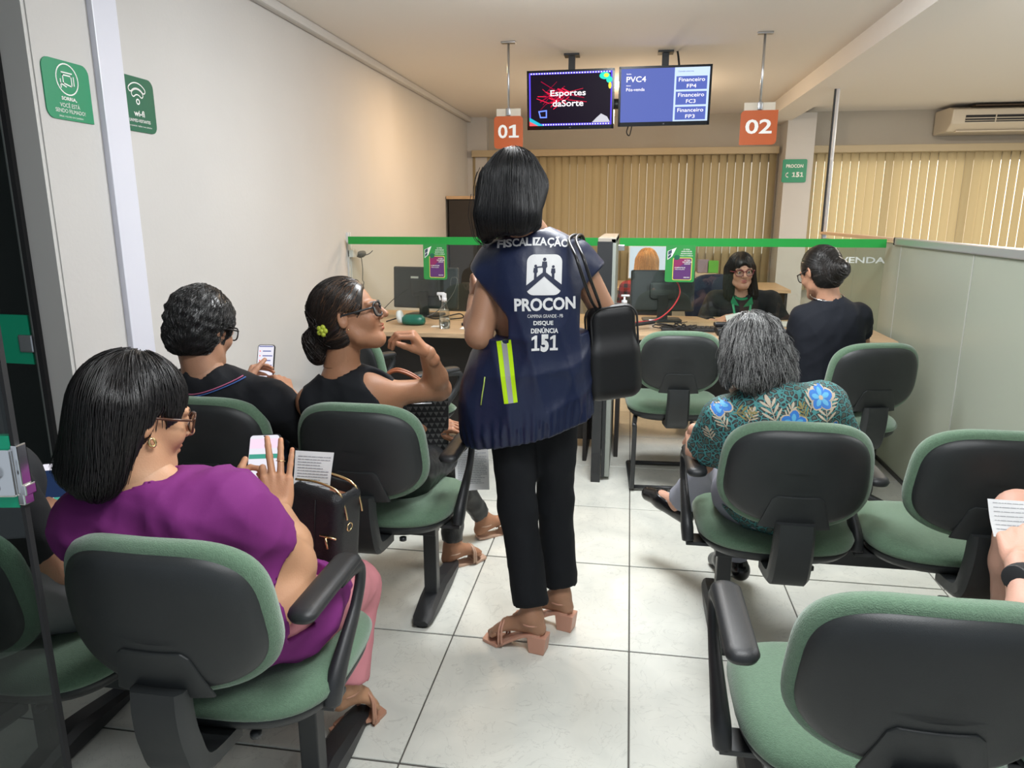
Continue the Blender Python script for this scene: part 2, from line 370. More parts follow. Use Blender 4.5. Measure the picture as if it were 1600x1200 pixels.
for n_, (x0, x1) in enumerate(((-1.7, 1.45), (1.85, 4.85))):
    wd = M('window_%d' % (n_ + 1), box(x0, x1, YB - .05, YB - .002, .95, 2.0), mat('window_frame', (.4, .4, .4), .5), kind='structure', smooth=False)
    m_glow = mat('daylit_window_glass_%d' % n_, (.5, .5, .5), .3, emit=(1, .93, .78), es=(.40, 1.3)[n_])
    k = 4
    for i in range(k): a = x0 + (x1 - x0) * i / k; M('window_pane', box(a + .03, a + (x1 - x0) / k - .03, YB - .06, YB - .05, 1.0, 1.95), m_glow, wd, smooth=False)
# ---------------------------------------------------------------- air conditioner
ac = T('air_conditioner', 'beige wall air conditioner high on back wall at right edge', 'air conditioner', (3.75, 8.2, 2.2))
m_ac = mat('aged_white_plastic', (.66, .58, .47), .4); m_vd = mat('vent_dark', (.02, .018, .02), .6)
x0 = 3.0; prof = [(8.32, 2.42), (8.0, 2.42), (7.88, 2.39), (7.90, 2.26), (8.0, 2.20), (8.32, 2.19)]
M('housing', bevel(prism([(p[0], p[1]) for p in prof], x0, x0 + 1.35, (0, 0, 0), Y_, Z_, X_), .015), m_ac, ac, smooth=False)
M('top_grille', box(x0 + .2, x0 + 1.3, 7.90, 8.1, 2.418, 2.432, .003), mat('grille_brown', (.08, .05, .03), .6), ac, smooth=False)
def acb(f0, f1, xa, xb, out, mt_, nm):
    P = lambda f: A(0, 7.88 + (7.90 - 7.88) * f, 2.39 + (2.26 - 2.39) * f)
    a, b_ = P(f0), P(f1); V = A([xa, a[1] - out, a[2]], [xb, a[1] - out, a[2]], [xb, b_[1] - out, b_[2]], [xa, b_[1] - out, b_[2]], [xa, a[1] + .01, a[2]], [xb, a[1] + .01, a[2]], [xb, b_[1] + .01, b_[2]], [xa, b_[1] + .01, b_[2]])
    return M(nm, (V, [[0, 1, 2, 3], [4, 7, 6, 5], [0, 4, 5, 1], [1, 5, 6, 2], [2, 6, 7, 3], [3, 7, 4, 0]]), mt_, ac, smooth=False)
acb(.42, .9, x0 + .12, x0 + 1.25, .003, m_vd, 'vent')
acb(.60, .66, x0 + .12, x0 + 1.25, .010, m_ac, 'louvre'); acb(.78, .82, x0 + .12, x0 + 1.25, .010, m_ac, 'louvre')
for k in range(3): acb(.42, .9, x0 + .38 + .35 * k, x0 + .39 + .35 * k, .009, m_ac, 'vent_rib')
M('flap', box(x0 + .08, x0 + 1.28, 7.97, 8.03, 2.192, 2.205, .003), m_ac, ac, smooth=False)
tag(M('smoke_detector', lathe([(.0, 2.41), (.05, 2.412), (.06, 2.43), (.06, 2.449)][::1], 20, (3.38, 6.9, 0)), m_white), 'small white round ceiling fitting near the air conditioner', 'ceiling fitting')
# ---------------------------------------------------------------- screens hung from the ceiling
m_bez = mat('glossy_black_bezel', (.006, .006, .007), .18)
def em(n, c, s=1.0): return mat('screen_' + n, (0, 0, 0), .4, spec=.1, emit=c, es=s * .85)
def tv(label, cx, cz, w_, h_, yaw, roll, Y):
    t = T('wall_screen', label, 'television', (cx, Y, cz))
    rz = rotm('Z', yaw) @ rotm('Y', roll) @ rotm('X', 6)
    L_ = lambda VF: xf(VF, rz, (cx, Y, cz))
    M('casing', L_(box(-w_ / 2, w_ / 2, 0, .045, -h_ / 2, h_ / 2, .006)), m_bez, t, smooth=False)
    M('bezel', L_(join(box(-w_ / 2, w_ / 2, -.008, 0, h_ / 2 - .014, h_ / 2), box(-w_ / 2, w_ / 2, -.008, 0, -h_ / 2, -h_ / 2 + .026), box(-w_ / 2, -w_ / 2 + .014, -.008, 0, -h_ / 2, h_ / 2), box(w_ / 2 - .014, w_ / 2, -.008, 0, -h_ / 2, h_ / 2))), m_bez, t, smooth=False)
    br = M('ceiling_bracket', join(L_(box(-.09, .09, .045, .07, -.08, .08)), box(cx - .022, cx + .022, Y + .07, Y + .105, cz - .05, CZ), box(cx - .05, cx + .05, Y + .04, Y + .14, CZ - .012, CZ)), m_steel, t, smooth=False)
    o = A(cx, Y, cz) + rz @ A(0, -.0005, 0); return t, o, tuple(rz @ A(1, 0, 0)), tuple(rz @ A(0, 0, 1)), br
TW, TH, TY = .712, .415, 5.1
c1 = W(891, 156, TY); t, o, ux, uy, br = tv('left hanging black screen showing red and neon sports advert', c1[0], c1[2], .578, .370, -2, 0, TY)
w2, h2 = .551 / 2, .331 / 2; oy = A(*uy) * .006; o = o + oy
flat('screen_picture', rect2(-w2, -h2, w2, h2), o, ux, uy, em('black', (.008, .004, .012)), t)
flat('screen_border', rect2(-w2, h2 - .012, w2, h2) + rect2(-w2, -h2, w2, -h2 + .014) + rect2(-w2, -h2, -w2 + .01, h2) + rect2(w2 - .01, -h2, w2, h2), o, ux, uy, em('indigo', (.10, .06, .75), 1.1), t, .0014)
flat('screen_dots', sum([rect2(-w2 + .012 + i * .0178, h2 - .010, -w2 + .020 + i * .0178, h2 - .002) for i in range(30)], []) + sum([rect2(-w2 + .09 + i * .0175, -h2 + .003, -w2 + .098 + i * .0175, -h2 + .011) for i in range(26)], []), o, ux, uy, em('offwhite', (.9, .9, 1)), t, .002, kind='stuff')
rs = []; rr = random.Random(4)
for i in range(34):
    a = rr.uniform(-60, 60) + (180 if rr.random() < .6 else 0); l = rr.uniform(.05, .17); cx_, cy_ = rr.uniform(-.17, .02), rr.uniform(-.03, .05)
    rs += line2([(cx_, cy_), (max(-.255, min(.2, cx_ + l * math.cos(R(a)))), max(-.13, min(.14, cy_ + l * .6 * math.sin(R(a)))))], rr.uniform(.002, .009))
flat('screen_streaks', rs[::2], o, ux, uy, em('red', (.75, .01, .05), 1.1), t, .0018)
flat('screen_streaks', rs[1::2], o, ux, uy, em('dark_red', (.30, .0, .03), 1), t, .0016)
flat('screen_fan', disc2(w2 - .05, h2 - .03, .035, .022) + disc2(w2 - .02, h2 - .055, .02), o, ux, uy, em('cyan', (.02, .65, .5), 1.1), t, .0024)
flat('screen_fan', disc2(w2 - .04, h2 - .028, .016, .012) + disc2(w2 - .015, h2 - .09, .01, .02), o, ux, uy, em('yellow', (.95, .75, .05), 1.1), t, .0026)
flat('screen_ribbon', [[(-w2, -h2 + .055), (-w2 + .10, -h2), (-w2 + .06, -h2), (-w2, -h2 + .03)]], o, ux, uy, em('teal', (.02, .45, .6), 1), t, .0024)
flat('screen_ribbon', [[(-w2, -h2 + .03), (-w2 + .06, -h2), (-w2, -h2)]], o, ux, uy, em('pinkred', (.9, .1, .12), 1), t, .0026)
flat('screen_ball', [[(w2 - .13, -h2 + .016), (w2 - .01, -h2 + .016), (w2 - .03, -h2 + .05), (w2 - .07, -h2 + .07), (w2 - .10, -h2 + .045)]], o, ux, uy, em('grey', (.55, .55, .6), 1), t, .0022)
flat('screen_window', line2([(-.21, -.075), (-.16, -.07), (-.16, -.112), (-.20, -.112), (-.21, -.075)], .008), o, ux, uy, em('blue', (.15, .25, 1), 1.2), t, .0022)
m_ew = em('white', (1, .95, .97), 1.2)
text('Esportes', o - A(*ux) * .015 + A(*uy) * .008, ux, uy, .235, .048, m_ew, t, .012, .003)
text('daSorte', o - A(*ux) * .015 - A(*uy) * .046, ux, uy, .205, .040, m_ew, t, .012, .003)
text('LG', o - A(*uy) * (h2 + .016), ux, uy, None, .007, m_grey, t, .0, .009)
c2 = W(1038, 150, TY); t, o, ux, uy, br = tv('right hanging black screen showing blue queue call display', c2[0], c2[2], .590, .365, 3, -.6, TY)
w2, h2 = .563 / 2, .325 / 2; o = o + A(*uy) * .006
flat('screen_picture', rect2(-w2, -h2, w2, h2), o, ux, uy, em('slate_blue', (.085, .115, .36), 1.15), t)
xs = .060
flat('screen_sidebar', rect2(xs, -h2, w2, h2), o, ux, uy, em('pale_blue', (.50, .62, .86), 1.1), t, .0014)
for k, (a_, b_) in enumerate((('Financeiro', 'FP4'), ('Financeiro', 'FC3'), ('Financeiro', 'FP3'))):
    zc = .070 - k * .092
    flat('screen_tile', rect2(xs + .012, zc - .040, w2 - .014, zc + .040), o, ux, uy, em('tile_blue', (.085, .12, .40), 1.1), t, .0020)
    text(a_, o + A(*ux) * (xs + .110) + A(*uy) * (zc + .008), ux, uy, .165, .023, m_ew, t, .0, .003)
    text(b_, o + A(*ux) * (xs + .110) + A(*uy) * (zc - .030), ux, uy, .06, .022, m_ew, t, .0, .003)
text('PVC4', o + A(*ux) * (-w2 + .035) + A(*uy) * .082, ux, uy, .125, .034, m_ew, t, .01, .003, align='L')
text('Pós-venda', o + A(*ux) * (-w2 + .035) + A(*uy) * .028, ux, uy, .118, .019, m_ew, t, .0, .003, align='L')
text('Senha', o + A(*ux) * (-w2 + .035) + A(*uy) * .128, ux, uy, .03, .007, m_ew, t, .01, .003, align='L')
text('Setor', o + A(*ux) * (-w2 + .035) + A(*uy) * .058, ux, uy, .03, .007, m_ew, t, .01, .003, align='L')
text('Chamadas anteriores', o + A(*ux) * (xs + .02) + A(*uy) * .135, ux, uy, .10, .008, em('ink', (.1, .12, .3)), t, .01, .003, align='L')
text('LG', o - A(*uy) * (h2 + .016), ux, uy, None, .007, m_grey, t, .0, .009)
M('cable', tube(smoothpts([c2 + A(.02, .12, .35), c2 + A(.07, .10, .30), c2 + A(.09, .09, .2)]), .007, 6), m_rubber, t)
M('cable', tube(smoothpts([c2 + A(-.22, .05, -.16), c2 + A(-.235, .04, -.215), c2 + A(-.215, .04, -.235), c2 + A(-.20, .05, -.16)]), .004, 6), m_rubber, t)
M('joining_bar', obox((c1 + c2) / 2 + A(0, .06, -.03), (.12, .05, .06)), m_steel, t)
# ---------------------------------------------------------------- numbered hanging signs
def hang(num, px0, px1, pyt, pyb, Y, label, tilt=0):
    a, b_ = W(px0, pyt, Y), W(px1, pyb, Y); c = (a + b_) / 2; w_, h_ = abs(b_[0] - a[0]), abs(a[2] - b_[2])
    s = T('counter_number_sign', label, 'sign', (c[0], Y, c[2] - h_ / 2), 'numbered signs hanging over the counter')
    M('panel', prism(rrect(w_, h_, .025, 5, (0, 1, 0, 1)) if num == '02' else rrect(w_, h_, .022), -.004, .004, c), m_orange, s, smooth=False)
    M('back_plate', prism(rect2(-w_ * .42, h_ / 2 - .02, w_ * .42, h_ / 2 + .045)[0], -.009, -.0045, c), mat('clear_acrylic_beige', (.62, .56, .46), .3), s, smooth=False)
    M('rod', tube([c + A(.0, .0, h_ / 2 + .01), (c[0] + .0, Y, CZ)], .0075, 10), m_alu, s)
    M('rod_clip', obox(c + A(0, 0, h_ / 2 + .025), (.028, .022, .045), None, .004), m_alu, s)
    M('ceiling_flange', box(c[0] - .045, c[0] + .045, Y - .02, Y + .02, CZ - .012, CZ, .003), m_alu, s)
    text(num, c + A(0, -.004, -.036 * h_ / .2), X_, Z_, w_ * .72, h_ * .42, m_pw, s, .02)
hang('01', 772, 817, 182, 232, 4.75, 'orange 01 sign on thin ceiling rod above standing woman')
hang('02', 1158, 1212, 173, 226, 4.75, 'orange 02 sign on thin ceiling rod right of the screens')
# thin ceiling pole at the far end of the frosted partition
pp = W(1288, 362, 6.1)
pl = T('partition_pole', 'thin white and black pole from ceiling to frosted partition corner', 'pole', (1.5, 6.1, 1.26))
M('tube', tube([(1.5, 6.1, 1.26), (1.5, 6.1, CZ)], .016, 12), m_white, pl); M('black_channel', box(1.476, 1.487, 6.09, 6.11, 1.26, CZ), m_black, pl, smooth=False)
# ---------------------------------------------------------------- wall posters
def poster_frame(y0, y1, zt, zb, label, mt_, cor):
    c = A(XL + (.008), (y0 + y1) / 2, (zt + zb) / 2); w_, h_ = y1 - y0, zt - zb
    p = T('wall_notice', label, 'sign', (c[0], c[1], zb))
    M('board', prism(rrect(w_, h_, .03, 5, cor), -.004, .0, c, Y_, Z_, X_), mt_, p, smooth=False); return p, c, w_, h_
p, c, w_, h_ = poster_frame(2.135, 2.338, 1.893, 1.711, 'bright green camera notice on wall beside glass door', m_sgreen, (1, 1, 1, 0))
zt = W(62, 78, 2.147)[2]
flat('camera_icon', ring2(.045, .049, 0, .035) + line2([(-.022, .055), (.022, .055)], .004) + line2([(-.018, .047), (.018, .047), (.018, .015), (-.018, .022), (-.018, .047)], .004) + line2([(-.03, .032), (-.03, .008)], .004) + line2([(-.03, .02), (-.008, .012)], .004) + line2([(.028, .045), (.028, .02)], .004), c, Y_, Z_, m_pw, p)
text('SORRIA,', c + A(0, -.002, -.032), Y_, Z_, .066, .013, m_pw, p, .03)
text('VOCÊ ESTÁ', c + A(0, -.002, -.052), Y_, Z_, .086, .016, m_pw, p, .0)
text('SENDO FILMADO!', c + A(0, -.002, -.069), Y_, Z_, .13, .012, m_pw, p, .0)
text('SMILE, YOU\'RE ON CAMERA!', c + A(0, -.002, -.084), Y_, Z_, .105, .006, m_pw, p, .0)
p, c, w_, h_ = poster_frame(2.46, 2.68, 1.905, 1.712, 'dark green wi-fi notice on wall behind white trim', m_sdgreen, (1, 0, 1, 1))
wf = []
for r0, r1 in ((.052, .058), (.036, .042), (.041, .046)): pass
for rad in (.056, .034):
    wf += ring2(rad - .0115, rad - .0075, 0, .0, 48, 132, 12) + ring2(rad + .0075, rad + .0115, 0, .0, 48, 132, 12)
    for a in (48, 132): wf += ring2(.0075, .0115, rad * math.cos(R(a)), rad * math.sin(R(a)), a - 180 if a < 90 else a, a if a < 90 else a + 180, 8)
wf += ring2(.006, .011, 0, .0, 0, 360, 14)
flat('wifi_icon', wf, c + A(0, .012, .01), Y_, Z_, m_pw, p)
text('wi-fi', c + A(0, .012, -.042), Y_, Z_, .06, .022, m_pw, p, .02)
text('UNIMED-VISITANTES', c + A(0, .012, -.063), Y_, Z_, .12, .011, m_pw, p, .01)
text('ao conectar, realize o seu cadastro', c + A(0, .012, -.080), Y_, Z_, .13, .007, m_pw, p, .0)
a, b_ = W(1224, 250, 7.97), W(1258, 284, 7.97); c = (a + b_) / 2
p = T('column_notice', 'small green sign with the number 151 on the column', 'sign', tuple(c))
M('board', prism(rrect(.235, .225, .015), -.006, .004, c), m_sgreen, p, smooth=False)
text('PROCON', c + A(0, -.004, .03), X_, Z_, .165, .034, m_pw, p, .03)
text('151', c + A(.035, -.004, -.062), X_, Z_, .11, .05, m_pw, p, .05)
flat('phone_icon', line2([(-.062, -.02), (-.080, -.03), (-.080, -.052), (-.060, -.060)], .010), c + A(0, -.004, 0), X_, Z_, m_pw, p)
# ================================================================ SEATING
def backpts(a=.208, b=.150):
    def fb(q):
        x, z = q[:, 0].copy(), q[:, 1].copy(); u = (x / a) ** 2
        z = np.where(z < 0, z - .016 * (1 - u), z + .008 * (1 - u)); x = x * (1 - .05 * (z / b)); return np.stack([x, z], 1)
    return sup(a, b, 3.3, 60, fb)
def gridcap(VF):  # replace the two end n-gons by fans with rings already in the profile
    return VF
def chair_back(cx, y, zc, parent, lean=8):
    """backrest facing +Y: rear face at -Y. y is the rear face at the centre"""
    rz = rotm('X', lean)
    def place(VF):
        V = VF[0].copy(); x = V[:, 0]; V[:, 1] += 1.15 * x * x - .010 * np.cos(np.clip(V[:, 2] / .15, -1, 1) * 1.5)
        V = V @ rz.T; return V + A(cx, y, zc), VF[1]
    o = backpts()
    cush = pillow(o, [(.05, .016), (.012, .014), (.003, .020), (0, .030), (.003, .044), (.014, .056), (.04, .064), (.09, .068), (.13, .068)])
    B = M('backrest', place(cush), m_green, parent)
    o2 = backpts(.194, .134)
    shell = pillow(o2, [(.118, -.004), (.09, -.004), (.065, -.004), (.045, -.004), (.022, -.002), (.010, .003), (.003, .011), (0, .022), (.001, .028)])
    M('back_shell', place(shell), m_shell, B, label='black moulded rear shell of the backrest')
    pan = [(-.098, -.152), (.098, -.152), (.070, -.058), (.056, -.046), (-.056, -.046), (-.070, -.058)]
    pan = [(p[0], p[1]) for p in pan]
    V, Fc = prism(pan, .002, .0085, (0, 0, 0), X_, Z_, (0, -1, 0), .003); V = subdiv((V, Fc), .02)
    M('back_panel', place(V), m_shell, B, angle=25)
    sp = [A(0, y + .004, zc - .128), A(0, y + .002 , zc - .18), A(0, y + .012, .465), A(0, y + .045, .395), A(0, y + .16, .375)]
    sp = smoothpts([A(cx, 0, 0) + p for p in sp], 5); n = len(sp); V = []; Fc = []
    for i, p in enumerate(sp):
        t = sp[min(i + 1, n - 1)] - sp[max(i - 1, 0)]; t /= np.linalg.norm(t); nn = np.cross(A(1, 0, 0), t)
        hw = .052 + .006 * (i / n)
        for sx, sn in ((-1, -.4), (-.82, -1), (.82, -1), (1, -.4), (1, 1), (-1, 1)): V.append(p + A(sx * hw, 0, 0) - nn * sn * -.02 * (1 if i < n - 4 else 1))
    for i in range(n - 1):
        for k in range(6): l = (k + 1) % 6; Fc.append([i * 6 + k, i * 6 + l, i * 6 + 6 + l, i * 6 + 6 + k])
    Fc += [[5, 4, 3, 2, 1, 0], [(n - 1) * 6 + k for k in range(6)]]
    bm = bmesh.new(); vv = [bm.verts.new(v) for v in V]; [bm.faces.new([vv[i] for i in f]) for f in Fc]; bmesh.ops.recalc_face_normals(bm, faces=bm.faces[:])
    M('back_support', bm2(bm), m_shell, parent, angle=40)
    return B
def chair_seat(cx, yc, parent, zt=.475):
    def fb(q):
        return q
    o = sup(.238, .228, 3.0, 56)
    def bend(V):
        x, yy = V[:, 0], V[:, 1]; top = np.clip((V[:, 2] - .42) / .05, 0, 1)
        V[:, 2] += top * (-.022 * np.clip((yy - .10) / .13, 0, 1) ** 2 + .030 * (x / .238) ** 2 * np.clip(1 - (yy / .2) ** 2, 0, 1) * .5 - .012)
        return V + A(cx, yc, 0)
    c = pillow(o, [(.012, .425), (0, .435), (-.004, .450), (.004, .466), (.02, .478), (.05, .486), (.10, .488), (.16, .486), (.2, .486)], (0, 1, 2), bend)
    s = M('seat_cushion', c, m_green, parent)
    pn = pillow(o, [(.16, .372), (.09, .374), (.05, .382), (.022, .396), (.008, .412), (.004, .428), (.010, .432)], (0, 1, 2), lambda V: V + A(cx, yc, 0))
    M('seat_pan', pn, m_shell, s, label='black plastic pan under the seat cushion')
    M('screw', lathe([(.012, -.01), (.012, 0), (.006, .003)], 10, (cx + .09, yc - .19, .383)), m_steel, s)
def armrest(x, yb, parent, side=1):
    pd = pillow(rrect(.062, .275, .026, 6), [(.014, -.012), (.003, -.010), (0, -.002), (.003, .006), (.009, .011), (.018, .013)], (0, 1, 2), lambda V: np.stack([V[:, 0] + .018 * ((V[:, 1]) / .13) ** 2 * side * .4, V[:, 1], V[:, 2] - .25 * V[:, 1] ** 2], 1) + A(x, yb - .085, .672))
    a = M('armrest', pd, m_black, parent)
    P = smoothpts([A(x + side * .022, yb - .05, .655), A(x + side * .026, yb + .035, .650), A(x + side * .026, yb + .048, .615), A(x + side * .024, yb + .015, .56), A(x + side * .020, yb - .05, .50), A(x + side * .016, yb - .095, .45), A(x + side * .012, yb - .11, .405)], 5)
    r = np.interp(np.linspace(0, 1, len(P)), [0, .2, .5, .85, 1], [.013, .016, .018, .030, .027])
    V, Fc = tube(P, r, 10, ref=(1, 0, 0), flat=.68); M('arm_upright', (V, Fc), m_black, a)
    M('arm_bracket', obox((x - side * .02, yb - .08, .395), (.075, .07, .012), None, .002), m_steel, a, smooth=False)
def bench(cxs, yb, name, label, legs, arms, group=None):
    c0 = sum(cxs) / len(cxs); b = T('beam_seating', label, 'seating', (c0, yb, 0), group)
    M('beam', box(min(min(cxs) - .12, min(legs) - .04), max(max(cxs) + .12, max(legs) + .04), yb - .03, yb + .03, .315, .372, .004), m_steel, b, smooth=False)
    for cx in cxs:
        chair_seat(cx, yb, b); chair_back(cx, yb - .345, .71, b)
    for lx in legs:
        l = M('leg', box(lx - .024, lx + .024, yb + .03, yb + .075, .05, .372, .004), m_steel, b, smooth=False)
        V = []; Fc = []; st = [(-.14, .026, .030), (-.11, .036, .036), (0, .040, .062), (.08, .040, .075), (.16, .040, .062), (.30, .034, .036), (.34, .024, .030)]
        for yy, hw, h in st:
            for px_, pz in ((-1, .012), (-1, h * .75), (-.6, h), (.6, h), (1, h * .75), (1, .012)): V.append((lx + px_ * hw, yb + .03 + yy, pz))
        for i in range(len(st) - 1):
            for k in range(6): q = (k + 1) % 6; Fc.append([i * 6 + q, i * 6 + k, i * 6 + 6 + k, i * 6 + 6 + q])
        Fc += [list(range(6)), [(len(st) - 1) * 6 + k for k in range(6)][::-1]]
        M('foot', (np.array(V), Fc), m_black, l, angle=35)
        for yy in (-.11, .30): M('foot_pad', lathe([(.024, 0), (.026, .014)], 14, (lx, yb + .03 + yy, 0)), m_rubber, l)
    for ax, sd in arms: armrest(ax, yb, b, sd)
    return b
G_ = 'green beam seating in the waiting area'
bench([-1.31, -.81], 1.37, '', 'front left green and black beam seat, woman in purple sits on it', [-.72, -1.45], [(-.60, 1), (-1.57, -1)], G_)
bench([-1.29, -.79], 2.30, '', 'second row left green beam seat, under man in black and woman with ponytail', [-.675, -1.43], [(-.545, 1), (-1.55, -1)], G_)
bench([.48, .98], 2.30, '', 'second row right green beam seat, under woman in leopard floral blouse', [.355, 1.20], [(.228, -1), (.735, -1), (1.24, 1)], G_)
bench([.48, .98], 1.37, '', 'empty green beam seat in bottom right corner, nearest the camera', [.36, 1.20], [(.225, -1), (1.24, 1)], G_)
# ---- visitor chairs
def visitor(label, loc, rz, base):
    c = T('visitor_chair', label, 'chair', (0, 0, 0), 'green visitor chairs at the counter')
    chair_seat(0, 0, c); chair_back(0, -.345 + .02, .71, c)
    if base == 'sled':
        for s in (-1, 1):
            P = smoothpts([A(s * .16, .17, .375), A(s * .2, -.20, .375), A(s * .20, -.235, .34), A(s * .20, -.20, .06), A(s * .20, -.185, .018), A(s * .20, -.1, .014), A(s * .20, .22, .014)], 5)
            M('leg', tube(P, .0125, 10), m_steel, c)
        M('front_stretcher', tube([A(-.2, .22, .014), A(.2, .22, .014)], .0125, 10), m_steel, c)
        M('stretcher', tube([A(-.2, -.185, .02), A(.2, -.185, .02)], .0115, 10), m_steel, c)
    else:
        M('column', lathe([(.027, .09), (.027, .24), (.018, .24), (.018, .37)], 16), m_steel, c)
        for k in range(5):
            a = R(72 * k + 20); d = A(math.cos(a), math.sin(a), 0)
            l = M('leg', tube([d * .02 + A(0, 0, .11), d * .16 + A(0, 0, .095), d * .29 + A(0, 0, .07)], [.026, .02, .014], 8), m_black, c)
            M('caster', join(*[lathe([(.0, -.012), (.024, -.012), (.026, 0), (.024, .012), (0, .012)], 14)]), m_black, l)
            cst = l.children[0]; V = np.array([v.co[:] for v in cst.data.vertices]); m = rotm('Z', 72 * k + 50) @ rotm('X', 90); V = V @ m.T + d * .29 + A(0, 0, .027)
            cst.data.vertices.foreach_set('co', V.ravel()); cst.data.update()
    if base == 'arms':
        for s in (-1, 1): armrest(s * .27, .08, c, s)
    c.location = loc; c.rotation_euler.z = R(rz); BASE[c] = A(*loc); return c
visitor('empty green visitor chair with black sled base facing the right desk', (.245, 3.83, 0), 3, 'sled')
visitor('green swivel chair tilted before frosted partition, behind woman with hair bun', (1.03, 3.62, 0), 13, 'star')
visitor('green swivel chair with armrest at left desk, behind woman with ponytail', (-1.12, 3.50, 0), -38, 'arms')
# ================================================================ COUNTER
GY = 4.5
dk = T('service_desk', 'left oak-topped service desk with black panel beneath', 'desk', (-.95, 4.5, 0))
M('desk_top', box(-1.80, -.17, 4.0, 4.95, .722, .75, .004), m_wood, dk, smooth=False)
M('modesty_panel', box(-1.78, -.19, 4.30, 4.32, .06, .72), m_dark, dk, smooth=False)
for x in (-1.77, -.22): M('side_panel', box(x - .012, x + .012, 4.06, 4.9, 0, .72, .002), m_dark, dk, smooth=False)
dk = T('service_desk', 'right oak-topped service desk where the attendant sits', 'desk', (.68, 4.5, 0))
M('desk_top', box(-.07, 1.44, 4.10, 4.95, .722, .75, .004), m_wood, dk, smooth=False)
M('modesty_panel', box(-.05, 1.42, 4.62, 4.64, .25, .72), m_dark, dk, smooth=False)
for x in (-.04, 1.40): M('side_panel', box(x - .012, x + .012, 4.16, 4.9, 0, .72, .002), m_dark, dk, smooth=False)
tag(M('computer_tower', box(.33, .37, 4.75, 5.0, .06, .32, .004), m_white, smooth=False), 'narrow white equipment box standing under the right desk', 'computer')
# divider between the two counters
dv = T('counter_divider', 'black and grey partition standing between the two service desks', 'partition', (-.13, 4.1, 0))
M('panel', box(-.158, -.095, 3.76, 4.66, .72, 1.27, .005), m_black, dv, smooth=False)
M('edge_trim', box(-.162, -.085, 3.752, 3.76, .72, 1.28), m_steel, dv, smooth=False)
M('grey_edge', box(-.094, -.068, 3.76, 4.66, .02, 1.295, .003), mat('grey_edging', (.28, .30, .27), .5), dv, smooth=False)
M('top_cap', box(-.16, -.068, 3.76, 4.66, 1.271, 1.298, .003), mat('cap_taupe', (.30, .27, .23), .5), dv, smooth=False)
for y in (3.72, 4.30):
    l = M('leg', box(-.165, -.115, y, y + .045, 0, .72, .003), m_steel, dv, smooth=False); M('cover_plate', box(-.158, -.122, y - .004, y, .05, .17, .002), m_black, l, smooth=False)
M('lower_panel', box(-.112, -.095, 3.75, 4.6, .02, .72), m_steel, dv, smooth=False)
M('label_plate', box(-.135, -.105, 3.748, 3.752, .90, .905), m_pw, dv, smooth=False)
